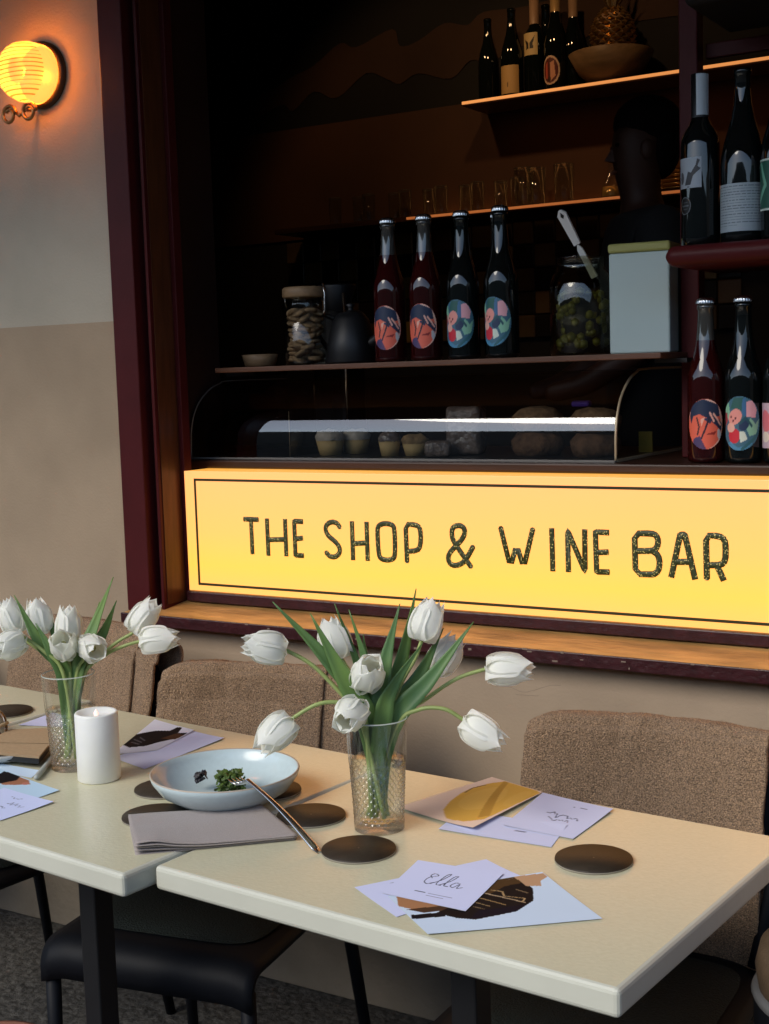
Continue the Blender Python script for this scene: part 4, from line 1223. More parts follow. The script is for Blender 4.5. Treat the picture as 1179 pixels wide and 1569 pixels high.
bl = lathe('bulb_glass', [(.001, -.03), (.014, -.024), (.02, 0), (.014, .024), (.001, .03)], M['lamp_inner'], lm, 20)
bl.location = (0, -0.085, 0)

# ------------------------------------------------------------------ tables
PHI = R(-4.43)
TX, TY = Vector((math.cos(PHI), math.sin(PHI), 0)), Vector((-math.sin(PHI), math.cos(PHI), 0))
TO = Vector((-1.2, 1.55, 0))
TZ = 0.74
def table(label, u0, u1, v0, v1, drot=0.0, px=0.0, py=0.0):
    c0 = TO + TX * ((u0 + u1) / 2) + TY * ((v0 + v1) / 2)
    t = thing('cafe_table', label, 'table', (c0.x, c0.y, 0), PHI + drot, 'cream tables pushed together in a row')
    hx, hy = (u1 - u0) / 2 - 0.0012, (v1 - v0) / 2
    bm = bmesh.new()
    bm_box(bm, (-hx, -hy, TZ - 0.034), (hx, hy, TZ), 0.0065, 3)
    bm.normal_update()
    for f in bm.faces:
        f.smooth = True
        f.material_index = 0 if f.normal.z > 0.98 else 1
    o = from_bm('tabletop', bm, None, t, mats=[M['laminate'], M['lipping']])
    for p in o.data.polygons: p.use_smooth = False
    box('pedestal', (px - .019, py - .019, 0.022), (px + .019, py + .019, TZ - .0485), M['black'], t, bev=.003)
    box('top_plate', (px - .11, py - .09, TZ - .048), (px + .11, py + .18, TZ - .0345), M['black'], t)
    bm = bmesh.new()
    bm_box(bm, (px - .21, py - .03, 0.0), (px + .21, py + .03, .0215), .004, 1)
    from_bm('foot_bar', bm, M['black'], t)
    bm = bmesh.new()
    bm_box(bm, (px - .03, py - .10, 0.0), (px + .03, py - .0305, .0215), .004, 1)
    bm_box(bm, (px - .03, py + .0305, 0.0), (px + .03, py + .34, .0215), .004, 1)
    from_bm('foot_bar', bm, M['black'], t)
    return t
table('cream cafe table nearest the camera, with open cards on its right half', 0.0, 0.698, -0.214, 0.326, 0.0, 0.07, -0.13)
table('middle cream cafe table carrying the blue bowl and candle', -0.797, -0.001, -0.250, 0.360, R(-1.5), 0.125, -0.13)
table('far left cream cafe table with a dark coaster at its corner', -1.52, -0.800, -0.235, 0.396, 0.0, 0.1, -0.13)

def on_table(o, z=0.0):
    o.location.z = TZ + z

# ------------------------------------------------------------------ chairs with throws
def chair_parts(root):
    W, D, Z = 0.415, 0.40, 0.448
    # seat shell: flat plate, waterfall at the front, rounded corners
    def seat(u, v):
        x = (u - .5) * W; s = v
        if s < 0.22:
            a = (1 - s / 0.22) * math.pi * 0.5
            y = -D / 2 - math.sin(a) * 0.045; z = Z - 0.045 + math.cos(a) * 0.045
            if s < 0.02: z -= 0.022
        else:
            y = -D / 2 + (s - 0.22) / 0.78 * D; z = Z
        e = abs(u - .5) * 2
        z -= 0.012 * max(0, e - .8) / .2
        if s > .85: x *= 1 - .12 * ((s - .85) / .15) ** 2
        if s < .25: x *= 1 - .02 * ((.25 - s) / .25)
        return (x, y, z)
    so_ = grid('seat', seat, 24, 40, M['chair_metal'], root, True, 0.012, -1)
    def pad(u, v):
        x = (u - .5) * .35; y = -0.175 + v * .35
        e = max(abs(u - .5), abs(v - .5)) * 2
        k = (abs((u - .5) * 2) ** 6 + abs((v - .5) * 2) ** 6) ** (1 / 6) if e > 0 else 0
        if e > 0: x *= e / max(k, 1e-6) if k > e else 1; y *= e / max(k, 1e-6) if k > e else 1
        return (x, y, Z + .002 + .012 * (1 - min(1, e) ** 8))
    grid('seat_pad', pad, 30, 30, M['pad'], so_, True)
    for sx in (-1, 1):
        tube('front_leg', [(sx * (W / 2 - .018), -D / 2 - .028, Z - .05), (sx * (W / 2 - .016), -D / 2 - .030, .22), (sx * (W / 2 - .012), -D / 2 - .032, 0.0)], [.0135, .0125, .011], M['chair_metal'], root, 10)
        tube('rear_leg', [(sx * (W / 2 - .03), D / 2 - .02, Z - .005), (sx * (W / 2 - .018), D / 2 + .02, .22), (sx * (W / 2 - .005), D / 2 + .055, 0.0)], [.0135, .0125, .011], M['chair_metal'], root, 10)
        tube('back_post', spline([(sx * (W / 2 - .03), D / 2 - .015, Z), (sx * (W / 2 - .010), D / 2 + .035, Z + .15), (sx * (W / 2 - .012), D / 2 + .092, Z + .31)], 12), .012, M['chair_metal'], root, 10)
    def back(u, v):
        x = (u - .5) * (W - .05)
        y = D / 2 + .048 + v * .045 + .035 * (1 - ((u - .5) * 2) ** 2)
        z = Z + .15 + v * .180 - .03 * max(0, abs(u - .5) * 2 - .8) * 5 * v
        return (x, y, z)
    grid('backrest', back, 20, 8, M['chair_metal'], root, True, 0.010, 0)
def chair(label, loc, rz):
    t = thing('cafe_chair', label, 'chair', (loc[0], loc[1], 0), rz, 'black chairs along the wall side of the tables')
    chair_parts(t)
    return t
CH = [chair('black cafe chair tucked under the middle table', (-1.545, 1.85), R(10))]
def chair_copy(label, loc, rz):
    c = copy_tree(CH[0]); c.location = (loc[0], loc[1], 0); c.rotation_euler = (0, 0, rz)
    c['label'] = label
    return c
CH.append(chair_copy('black cafe chair at the right, under the nearest table', (-0.765, 1.83), R(2)))
CH.append(chair_copy('black cafe chair at the far left, partly out of the photo', (-2.165, 1.93), R(-6)))
# one more chair further along the row, only a leg of it shows
CH.append(chair_copy('black cafe chair beyond the left edge, only legs in view', (-2.95, 2.0), R(0)))

def throw(label, ch, xa, xb, drop_f, drop_b, gap, seed, top=0.835, fold=None, corner=0.020):
    o_ch = CH[ch]
    t = thing('throw_blanket', label, 'blanket', tuple(o_ch.location), o_ch.rotation_euler.z, 'brown terry throws over the chair backs')
    W, D, Z = 0.415, 0.40, 0.448
    rt = gap
    Lf = drop_f; Lt = math.pi * rt; Lb = drop_b
    tot = Lf + Lt + Lb
    def base(u, s):
        x = xa + (xb - xa) * u
        xn = x / (W / 2 + .01)
        yb = D / 2 + .068 + .035 * (1 - min(1, xn * xn)) + 0.006
        zt = top - corner * max(0, (abs(xn) - .80) / .28) ** 2
        if s < Lf:
            d = Lf - s
            z = zt - rt - d
            y = yb - rt - .010 - d * 0.20
        elif s < Lf + Lt:
            a = (s - Lf) / Lt * math.pi
            y = yb - rt * math.cos(a); z = zt - rt + rt * math.sin(a)
        else:
            d = s - Lf - Lt
            y = yb + rt - d * 0.10; z = zt - rt - d
        p = Vector((x, y, z))
        q = Vector((x * 3.1 + seed, s * 1.6, seed * .7))
        wv = noise.noise(q * 2.2) * .015 + noise.noise(q * 6) * .007 + noise.noise(q * 17) * .0018
        fz = noise.noise(Vector((x, y, z)) * 210) * .0009 + noise.noise(Vector((x + 5, y, z)) * 420) * .0010
        edge = noise.noise(Vector((seed, s * 22, u))) * .003
        sgn = -1 if s < Lf + Lt / 2 else 1
        p.y += sgn * (abs(wv) * .9 + fz)
        p.z += wv * .18 + fz
        p.x += edge * (1 if u > .95 else (-1 if u < .05 else 0))
        return p
    grid('blanket', lambda u, v: base(u, v * tot), 130, 190, M['throw'], t, True, 0.007, 0)
    rp_ = random.Random(int(seed * 10))
    pv, pf = [], []
    for q in range(16000):
        u = rp_.random(); s_ = rp_.uniform(Lf * .1, Lf + Lt * 1.0)
        if fold and fold[0] < u < fold[1] and s_ < Lf: lift = .010
        else: lift = 0.0
        p = base(u, s_)
        a_ = max(0.0, min(1.0, (s_ - Lf) / Lt)) * math.pi
        n_ = Vector((0, -math.cos(a_), max(.1, math.sin(a_))))
        p = p + n_ * (lift + .002)
        d = (n_ + Vector((rp_.uniform(-.9, .9), rp_.uniform(-.3, .3), rp_.uniform(-.9, .7)))).normalized() * rp_.uniform(.0025, .0055)
        w = Vector((rp_.uniform(-1, 1), rp_.uniform(-.4, .4), rp_.uniform(-1, 1))).normalized() * .00055
        k = len(pv)
        pv += [p - w, p + w, p + d]
        pf.append((k, k + 1, k + 2))
    pl_o = mesh('pile', pv, pf, M['throw'], t); pl_o['kind'] = 'stuff'
    if fold:
        f0, f1, fd = fold
        lf = Lf
        def flap(u, v):
            p = base(u * (f1 - f0) + f0, v * (fd + Lt * .5) + Lf - fd)
            n_ = 0.009 + 0.004 * math.sin(u * 3)
            return Vector((p.x, p.y - n_ * (1 if v < .8 else .6), p.z + (.004 if v > .85 else 0)))
        grid('folded_layer', flap, 90, 120, M['throw'], t, True, 0.007, 0)
    return t
throw('brown terry throw over the middle chair back, behind the blue bowl', 0, -0.235, 0.190, 0.36, 0.28, 0.017, 3.1, 0.815, (0.0, 0.84, 0.34))
throw('brown terry throw over the right chair back, beside the card stack', 1, -0.235, 0.180, 0.50, 0.30, 0.017, 8.4, 0.800)
throw('brown terry throw on the left chair, hanging open at its right side', 2, -0.24, 0.235, 0.34, 0.30, 0.034, 5.7, 0.850, (0.0, 0.86, 0.30))

st = thing('drum_stool', 'dark round stool with tan top at the bottom right corner', 'stool', (-0.3553, 1.62, 0.0))
lathe('stool_body', [(0.105, 0.0), (0.112, 0.01), (0.118, 0.615), (0.116, 0.63)], M['chair_metal'], st, 48, cap_lo=True)
lathe('rim', [(0.1185, 0.622), (0.121, 0.628), (0.1185, 0.634), (0.112, 0.634)], M['grey_rim'], st, 48)
lathe('cushion', [(0.111, 0.628), (0.116, 0.66), (0.110, 0.685), (0.08, 0.70), (0.001, 0.706)], M['tan'], st, 48)

fp = thing('terracotta_pot', 'terracotta pot rim peeking in at the bottom left corner', 'pot', (-1.7081, 1.4594, 0.0))
lathe('pot_shell', [(0.06, 0), (0.085, 0.24), (0.095, 0.24), (0.097, 0.30), (0.088, 0.30), (0.08, 0.2), (0.001, 0.2)], M['terracotta'], fp, 32, cap_lo=True)

# ------------------------------------------------------------------ coasters
def coaster_at(xy, label, first=None):
    if first is None:
        t = empty('coaster')
        r, h = 0.052, 0.0045
        lathe('leather_disc', [(0.001, 0.0002), (r, 0.0002), (r, h * .55), (r - .0006, h), (0.001, h)], None, t, 64, mats=[M['coaster'], M['coaster_edge']], mi=[1, 1, 0, 0])
    else:
        t = copy_tree(first)
    t.location = (xy[0], xy[1], TZ + .0002)
    return tag(t, label, 'coaster', 'round brown coasters')
c1 = coaster_at((-0.6926, 1.6207, 0.74), 'dark brown round coaster alone near the right card stacks')
coaster_at((-0.9949, 1.51, 0.74), 'dark brown round coaster just below the middle vase, by the fork tip', c1)
coaster_at((-1.1364, 1.5985, 0.74), 'dark brown round coaster right of the fork, between bowl and vase', c1)
coaster_at((-1.3482, 1.4939, 0.74), 'dark brown round coaster half under the folded napkin', c1)
coaster_at((-1.4238, 1.6055, 0.74), 'dark brown round coaster tucked beside the bowl, nearest the candle', c1)
coaster_at((-1.268, 1.6701, 0.74), 'dark brown round coaster mostly hidden behind the bowl', c1)
coaster_at((-2.0575, 1.8522, 0.74), 'black round coaster on the far left table', c1)

# ------------------------------------------------------------------ bowl, salad, fork, napkin
BW = Vector((-1.3028, 1.6059, 0.74))
bw = thing('serving_bowl', 'shallow pale blue glazed bowl with a fork on its rim', 'bowl', (BW.x, BW.y, TZ + .0003))
lathe('bowl_shell', [(r_ * 1.075, z_ * .80) for r_, z_ in [(0.060, 0.0), (0.066, 0.0015), (0.070, 0.006), (0.094, 0.026), (0.1065, 0.050), (0.1085, 0.060), (0.1075, 0.0625), (0.1055, 0.0615), (0.1030, 0.051), (0.088, 0.028), (0.064, 0.013), (0.030, 0.0095), (0.001, 0.009)]],
      None, bw, 72, cap_lo=True, mats=[M['ceramic'], M['ceramic_rim']], mi=[0, 0, 0, 0, 0, 1, 1] + [0] * 6)
sa_ = thing('salad_scraps', 'small green salad leaves left in the blue bowl', 'salad', (BW.x, BW.y, TZ + .006))
def leaf_cluster(name, ctr, n, r, m, sz):
    vs, fs = [], []
    for k in range(n):
        a = random.uniform(0, 6.28); d = r * math.sqrt(random.random())
        p = Vector((ctr[0] + d * math.cos(a), ctr[1] + d * math.sin(a), ctr[2] + random.uniform(0.002, .016)))
        q = Euler((random.uniform(-1, 1), random.uniform(-1, 1), random.uniform(0, 6.28)))
        R_ = q.to_matrix(); s = sz * random.uniform(.6, 1.2); b0 = len(vs)
        for (x, y, z) in ((-1, 0, 0), (-.4, .6, .15), (.5, .7, -.1), (1, 0, .2), (.4, -.6, .1), (-.5, -.6, -.1), (0, 0, .3)):
            vs.append(p + R_ @ Vector((x * s, y * s, z * s)))
        fs += [(b0 + i, b0 + (i + 1) % 6, b0 + 6) for i in range(6)]
    o = mesh(name, vs, fs, m, sa_); o['kind'] = 'stuff'
    return o
leaf_cluster('green_leaf', (0.0, 0.012, 0.020), 110, 0.020, M['salad'], 0.0060)
leaf_cluster('dark_leaf', (-0.046, -0.004, 0.018), 30, 0.010, M['salad_dark'], 0.006)
leaf_cluster('green_leaf', (0.002, 0.010, 0.004), 90, 0.024, M['salad'], 0.0060)

f0 = Vector((-1.0386, 1.4763, 0.742))
rimp = Vector((BW.x + 0.1145 * math.cos(R(-30)), BW.y + 0.1145 * math.sin(R(-30)), TZ + 0.0003 + 0.0527))
f1 = rimp + (rimp - f0) * 0.10
fk = thing('fork', 'steel fork resting on the bowl rim with handle end on the table', 'fork', tuple(f0))
dv = f1 - f0; L0 = dv.length; dn = dv.normalized(); side = dn.cross(Vector((0, 0, 1))).normalized(); nrm = side.cross(dn)
def fork_line(t):
    p = dn * (t * L0)
    return p + nrm * (0.006 * math.sin(min(1, t) * math.pi))
vs, fs = [], []
for k in range(21):
    t = k / 20
    w = 0.0072 - 0.0034 * min(1, t * 1.3) + (0.0 if t < .05 else 0)
    if t < .06: w *= math.sqrt(t / .06) * .5 + .5
    c0 = fork_line(t)
    for i in range(8):
        a = 2 * math.pi * i / 8
        vs.append(c0 + side * math.cos(a) * w + nrm * math.sin(a) * 0.0019)
for k in range(20):
    for i in range(8):
        j = (i + 1) % 8
        fs.append((8 * k + i, 8 * k + j, 8 * k + 8 + j, 8 * k + 8 + i))
fs.append(tuple(range(8)))
mesh('handle', vs, fs, M['steel'], fk, True)
hd = (Vector((BW.x - 0.02, BW.y + 0.012, f1.z)) - f1).normalized(); hd.z = -0.22; hd.normalize()
hs_ = hd.cross(Vector((0, 0, 1))).normalized(); hn = hs_.cross(hd)
e0 = f1 - f0
def hp_(x, t):
    return e0 + hd * (t * 0.060) + hs_ * x - hn * (0.006 * math.sin(math.pi * t)) * 1.0
vs, fs = [], []
for k in range(7):
    t = k / 6 * .45; w = 0.0036 + 0.0085 * math.sin(min(1, t / .36) * math.pi / 2) ** 2
    vs += [hp_(-w, t), hp_(0, t) - hn * .0012, hp_(w, t), hp_(w, t) - hn * .0016, hp_(0, t) - hn * .003, hp_(-w, t) - hn * .0016]
for k in range(6):
    for i in range(6):
        j = (i + 1) % 6
        fs.append((6 * k + i, 6 * k + j, 6 * k + 6 + j, 6 * k + 6 + i))
fs += [tuple(range(6)), tuple(36 + i for i in range(6))]
mesh('fork_head', vs, fs, M['steel'], fk, True)
for q in range(4):
    x = (-1.5 + q) * 0.0066
    tube('tine', [hp_(x, .45), hp_(x, .75), hp_(x, 1.0)], [.0016, .0014, .0007], M['steel'], fk, 6)

# folded napkin: quadrilateral of layers, the near left corner lifted
nq = [Vector((-1.3747, 1.461, 0.74)), Vector((-1.2194, 1.5877, 0.74)), Vector((-1.0944, 1.5037, 0.74)), Vector((-1.261, 1.3506, 0.74))]
nc = sum(nq, Vector()) / 4
nk = thing('napkin', 'folded mauve-grey linen napkin in layers in front of the bowl', 'napkin', (nc.x, nc.y, TZ))
NL = 5
for l in range(NL):
    off = Vector((random.uniform(-.002, .002), random.uniform(-.003, .003), 0))
    def nf(u, v, l=l, off=off):
        p = nq[0].lerp(nq[1], u).lerp(nq[3].lerp(nq[2], u), v * (1 - .012 * (NL - l - 1)))
        lift = math.exp(-((u - .06) / .22) ** 2) * max(0, v - .35) / .65
        z = 0.0006 + l * (0.0024 + 0.0020 * lift) + noise.noise(Vector((u * 3 + l, v * 3, l))) * 0.0008
        z += lift * 0.0035 * (1 + math.sin(u * 30 + l) * .15) if l > 0 else 0
        fr_ = max(0, (v - .93) / .07)
        z -= fr_ ** 2 * .0010 * (l > 0)
        x = p + off * (v + .3) * (0.5 + l * .3)
        return (x.x - nc.x, x.y - nc.y, max(.0005 + l * .0019, z))
    grid('napkin_layer', nf, 40, 24, M['napkin'], nk, True, 0.0013, 1)

# ------------------------------------------------------------------ candle
cd = thing('candle', 'white pillar candle with dished top in front of the left vase', 'candle', (-1.5668, 1.6021, 0.7402))
CR, CHh = 0.0355, 0.114
lathe('wax', [(0.001, 0), (CR - .002, 0), (CR, .002), (CR, CHh - .003), (CR - .0015, CHh), (CR - .005, CHh - .0005), (CR - .012, CHh - .006), (0.006, CHh - .010), (0.001, CHh - .010)], M['wax'], cd, 64,
      mod=lambda k, a, r, z: r + (0.0006 * math.sin(3 * a + 1) if k in (4, 5) else 0))
lathe('flame', [(0.0006, CHh - .0098), (0.0036, CHh - .006), (0.0040, CHh - .002), (0.0020, CHh + .001), (0.0004, CHh + .004)], M['flame'], cd, 16)

# ------------------------------------------------------------------ vases
def vase(label, loc):
    t = thing('cut_glass_vase', label, 'vase', (loc[0], loc[1], TZ + .0002), 0, 'cut glass vases of tulips')
    H, r0, r1 = 0.163, 0.0365, 0.0455
    prof, n = [], 150
    NZ = 110
    for k in range(NZ + 1):
        z = H * k / NZ
        prof.append((r0 + (r1 - r0) * (k / NZ), z))
    def facet(k, a, r, z):
        if z < .010 or z > .100: return r
        fd = min(1, (z - .010) / .006) * min(1, (.100 - z) / .006)
        p = math.sin(12 * a + z * 270) ; q = math.sin(12 * a - z * 270)
        return r - 0.0036 * fd * (abs(p) ** .6 * abs(q) ** .6)
    vs, fs, _ = lathe_data(prof, n, mod=facet)
    NO = len(prof)
    inner = [(r1 - .0022, H), (r1 - .0026, H - .003), (r0 + (r1 - r0) * .75 - .003, H * .75), (r0 + (r1 - r0) * .4 - .0042, H * .4), (r0 - .0048, 0.016), (r0 - .009, .013), (0.001, .0125)]
    v2, f2, _ = lathe_data(inner, n)
    b = len(vs); vs += v2
    fs += [tuple(b + i for i in f) for f in f2]
    top = (NO - 1) * n
    fs += [(top + i, top + (i + 1) % n, b + (i + 1) % n, b + i) for i in range(n)]
    fs.append(tuple(reversed(range(n))))
    zmax = [max(vs[i][2] for i in f) for f in fs]
    nin = (NO - 1) * n
    fm_ = [0 if (k < nin and z_ < .104) or k == len(fs) - 1 else 1 for k, z_ in enumerate(zmax)]
    cg = mesh('cut_glass', vs, fs, None, t, True, mats=[M['vase_glass'], M['vase_clear']], fm=fm_)
    for pl2 in cg.data.polygons:
        pl2.use_smooth = True
    lathe('rim', [(r1 - .0021, H + .0002), (r1 - .0011, H + .0016), (r1 + .0001, H + .0002)], M['rim_highlight'], cg, 72)
    wv = [(0.001, .0128), (r0 - .0095, .0133), (r0 - .0050, .0163), (r0 + (r1 - r0) * .4 - .0044, H * .4), (r0 + (r1 - r0) * .62 - .0038, .103), (0.001, .103)]
    lathe('water', wv, M['vase_water'], cg, 48)
    return t
V1, V2 = Vector((-1.0198, 1.605, 0.74)), Vector((-1.6566, 1.6329, 0.74))
vase('cut glass vase of white tulips between the bowl and card stacks', V1)
vase('cut glass vase of white tulips behind the candle at left', V2)

# ------------------------------------------------------------------ tulips
CAM = Vector((0, 0, 1.40)); FWD = Vector((-0.52379606, 0.84545538, -0.10412923))
RGT = Vector((0.85138558, 0.52359680, -0.03144820)); UPV = Vector((-0.02793368, 0.10512657, 0.99406645))
# bouquet coordinates: (right, up, away) in metres from the foot of the vase, in the vertical plane facing the street
def petal_data(L, Wd, bulge, tipr, ang, tilt, sd, open_):
    vs, fs = [], []
    nu, nv = 8, 12
    for j in range(nv + 1):
        t = j / nv
        prof_r = bulge * (math.sin(math.pi * min(1, t * .92 + .02) ** .8)) ** .8
        r = max(.003, prof_r * (1 - t) + (tipr + open_ * .012) * t * t + prof_r * t * .45)
        tt = abs(2 * (0.16 + 0.84 * t ** .95) - 1)
        w = Wd * max(0.0, 1 - tt ** 2.7) ** (1 / 2.3)
        w = max(w, .10 * Wd * (1 - t) + 0.0012)
        for i in range(nu + 1):
            s = -1 + 2 * i / nu
            a = ang
            xx = s * w
            rr = r - xx * xx / .050 + noise.noise(Vector((s * 1.6, t * 3, sd))) * .0016 * t
            zz = L * t - s * s * .006 * t + noise.noise(Vector((s * 2.5, t * 4, sd + 5))) * .0008 * t
            if t > .7: zz -= abs(s) ** 1.7 * .007 * (t - .7) / .3
            vs.append(Vector((rr * math.cos(a) - xx * math.sin(a), rr * math.sin(a) + xx * math.cos(a), zz)))
    w_ = nu + 1
    for j in range(nv):
        for i in range(nu):
            fs.append((j * w_ + i, j * w_ + i + 1, (j + 1) * w_ + i + 1, (j + 1) * w_ + i))
    return vs, fs
def frame_to(axis):
    z = axis.normalized()
    x = z.orthogonal().normalized()
    y = z.cross(x)
    return Matrix((x, y, z)).transposed()
def leaf_mesh(pts, wd, parent, tw=0.0):
    P = spline(pts, 16)
    vs, fs = [], []
    for k, p in enumerate(P):
        t = k / 16
        tg = (P[min(k + 1, 16)] - P[max(k - 1, 0)]).normalized()
        s = tg.cross(FWD)
        if s.length < .05: s = tg.cross(Vector((1, 0, 0)))
        s.normalize()
        s = (Matrix.Rotation(tw * (0.4 + t), 3, tg) @ s).normalized()
        n_ = s.cross(tg)
        w = wd * (0.45 + .55 * math.sin(math.pi * min(1, t * 1.05))) * (1 - t ** 3.2) + .0006
        if t < .2: w *= .55 + t * 2.2
        for q, (sx, d) in enumerate(((-1, .30), (-.5, .10), (0, 0), (.5, .10), (1, .30))):
            vs.append(p + s * sx * w - n_ * (d * w) * (1 if n_.dot(FWD) > 0 else -1))
    for k in range(16):
        for i in range(4):
            fs.append((5 * k + i, 5 * k + i + 1, 5 * k + 6 + i, 5 * k + 5 + i))
    o = mesh('leaf', vs, fs, M['leaf'], parent, True)
    m_ = o.modifiers.new('thickness', 'SOLIDIFY'); m_.thickness = .0009; m_.offset = 0
    return o
def tulip(label, foot, head_base, head_tip, mids, leaves=(), open_=0.0, sd=0, L=None, group='white tulips'):
    hb, ht = Vector(head_base), Vector(head_tip)
    t = thing('tulip', label, 'tulip', tuple(foot), 0, group)
    F = Vector(foot)
    ax = ht - hb
    Lh = L or max(.066, min(.082, ax.length))
    path = [Vector((0, 0, 0))] + [Vector(m_) - F for m_ in mids] + [hb - F - ax.normalized() * .004, hb - F + ax.normalized() * .003]
    sp = spline(path, 30)
    tube('stem', sp, [.0034 - .0006 * k / 30 for k in range(31)], M['stem'], t, 8)
    Rm = frame_to(ax)
    fh = empty('flower_head'); fh.parent = t
    off = hb - F
    for k in range(6):
        inner = k % 2
        a = k * math.pi / 3 + sd * .7
        vs, fs = petal_data(Lh * (1.0 if not inner else .97), .0245 if not inner else .0225, .0262 if not inner else .0222, .0085 + (.0015 if not inner else 0), a, 0, sd * 3.7 + k * 1.9, open_ + random.uniform(-.25, .35))
        o = mesh('petal', [Rm @ v + off for v in vs], fs, M['petal'], fh, True)
        m2 = o.modifiers.new('sub', 'SUBSURF'); m2.levels = 1; m2.render_levels = 1
    pv, pf, _ = lathe_data([(.001, .006), (.0045, .010), (.0042, .028), (.0060, .031), (.001, .034)], 8)
    mesh('pistil', [Rm @ Vector(v) + off for v in pv], pf, M['pistil'], fh, True)
    for lf in leaves:
        pts, wd, tw = lf
        leaf_mesh([Vector(p) - F for p in pts], wd, t, tw)
    return t
tulip('white tulip pointing left from the middle vase', (-1.0078, 1.609, 0.758), (-1.1383, 1.552, 1.002), (-1.177, 1.5061, 1.0163), [(-1.0335, 1.6143, 0.8847), (-1.0658, 1.5888, 0.9356), (-1.1031, 1.571, 0.9792)], [([(-1.0126, 1.6074, 0.77), (-1.0272, 1.6187, 0.8892), (-1.0817, 1.5737, 0.9901), (-1.1496, 1.5421, 1.0747)], 0.0145, 0.35)], 0, 1)
tulip('white tulip drooping left over the bowl from the middle vase', (-1.0058, 1.597, 0.758), (-1.1051, 1.5142, 0.9125), (-1.1253, 1.4621, 0.879), [(-1.0343, 1.5912, 0.8932), (-1.045, 1.5653, 0.9287), (-1.0711, 1.5379, 0.9342)], [([(-1.0114, 1.6002, 0.77), (-1.0324, 1.6041, 0.8922), (-1.0611, 1.5836, 0.966), (-1.1028, 1.5688, 1.0562)], 0.0175, 0.15)], 0, 2)
tulip('white tulip half hidden behind left leaves of the middle vase', (-1.0158, 1.617, 0.758), (-1.0955, 1.6348, 0.9786), (-1.1099, 1.6314, 1.0234), [(-1.0442, 1.6313, 0.8842), (-1.0692, 1.6345, 0.9397)], [([(-1.0174, 1.6122, 0.77), (-1.0406, 1.622, 0.8869), (-1.07, 1.6375, 0.9685), (-1.1012, 1.6295, 1.0605)], 0.0095, 0.50)], 0, 3)
tulip('white tulip facing the camera, upper one over the middle vase rim', (-1.0198, 1.597, 0.758), (-1.0412, 1.6056, 0.9488), (-1.0105, 1.5822, 0.9889), [(-1.0244, 1.609, 0.8919), (-1.033, 1.6193, 0.9224)], [([(-1.0198, 1.6002, 0.77), (-1.0321, 1.6158, 0.8894), (-1.0532, 1.6363, 0.9702), (-1.0775, 1.6314, 1.053)], 0.0095, -0.40)], 0.02, 4)
tulip('white tulip facing the camera just above the middle vase rim', (-1.0238, 1.591, 0.758), (-1.0369, 1.5815, 0.923), (-1.0253, 1.5342, 0.9137), [(-1.0294, 1.5939, 0.8902), (-1.033, 1.5936, 0.9062)], [([(-1.0222, 1.5966, 0.77), (-1.0296, 1.6173, 0.8893), (-1.0585, 1.6446, 0.9681), (-1.0639, 1.6469, 1.0142)], 0.0080, 0.00)], 0.05, 5)
tulip('white tulip standing upright and tallest in the middle vase', (-1.0278, 1.605, 0.758), (-0.9757, 1.6653, 1.0079), (-0.9676, 1.6888, 1.0623), [(-1.0143, 1.6267, 0.8887), (-0.9997, 1.6426, 0.9447), (-0.983, 1.6575, 0.9818)], [([(-1.0246, 1.605, 0.77), (-1.0204, 1.6115, 0.8917), (-1.0199, 1.6337, 0.9737), (-1.0038, 1.6546, 1.0627)], 0.0155, -0.15), ([(-1.0246, 1.605, 0.77), (-1.0243, 1.632, 0.8863), (-1.008, 1.6664, 0.9876), (-0.9943, 1.6864, 1.0804)], 0.0135, 0.30)], 0.1, 6)
tulip('white tulip behind a leaf at the right of the middle vase', (-1.0298, 1.615, 0.758), (-0.9844, 1.7123, 0.9529), (-0.9575, 1.7343, 0.9963), [(-1.0265, 1.6536, 0.8808), (-1.0064, 1.6822, 0.9157)], [([(-1.0258, 1.611, 0.77), (-1.0143, 1.6267, 0.8887), (-0.984, 1.665, 0.9511), (-0.9584, 1.7014, 1.0219)], 0.0155, 0.10)], 0, 7)
tulip('white tulip stretched furthest right from the middle vase', (-1.0338, 1.609, 0.758), (-0.8937, 1.7106, 0.9634), (-0.8254, 1.7295, 0.9648), [(-1.0105, 1.6403, 0.8839), (-0.971, 1.6695, 0.9222), (-0.9329, 1.6907, 0.9504)], [([(-1.0282, 1.6074, 0.77), (-1.0027, 1.6224, 0.8911), (-0.9579, 1.658, 0.9551), (-0.9071, 1.6992, 1.0348)], 0.0150, -0.20)], 0, 8)
tulip('white tulip drooping right toward the card stacks', (-1.0358, 1.599, 0.758), (-0.905, 1.6601, 0.8986), (-0.8414, 1.6603, 0.8681), [(-0.9977, 1.6247, 0.8853), (-0.9677, 1.6349, 0.9131), (-0.931, 1.6462, 0.9163)], [([(-1.0294, 1.6014, 0.77), (-1.0111, 1.6055, 0.8923), (-1.002, 1.617, 0.9405), (-0.969, 1.6575, 1.007)], 0.0140, 0.20)], 0.1, 9)
tulip('white tulip at the top left edge, from the left vase', (-1.6446, 1.6329, 0.758), (-1.7592, 1.621, 0.968), (-1.7802, 1.6154, 1.0272), [(-1.6806, 1.6489, 0.8944), (-1.7153, 1.6324, 0.9349)], [([(-1.6494, 1.6329, 0.77), (-1.6657, 1.6465, 0.8963), (-1.7039, 1.6183, 0.9556), (-1.7442, 1.6035, 1.0381)], 0.0150, 0.30)], 0.2, 11)
tulip('white tulip nodding at the left edge below another head', (-1.6426, 1.6269, 0.758), (-1.7232, 1.5958, 0.9663), (-1.7261, 1.5454, 0.9555), [(-1.6608, 1.6264, 0.901), (-1.6884, 1.6142, 0.9407)], [], 0.1, 12)
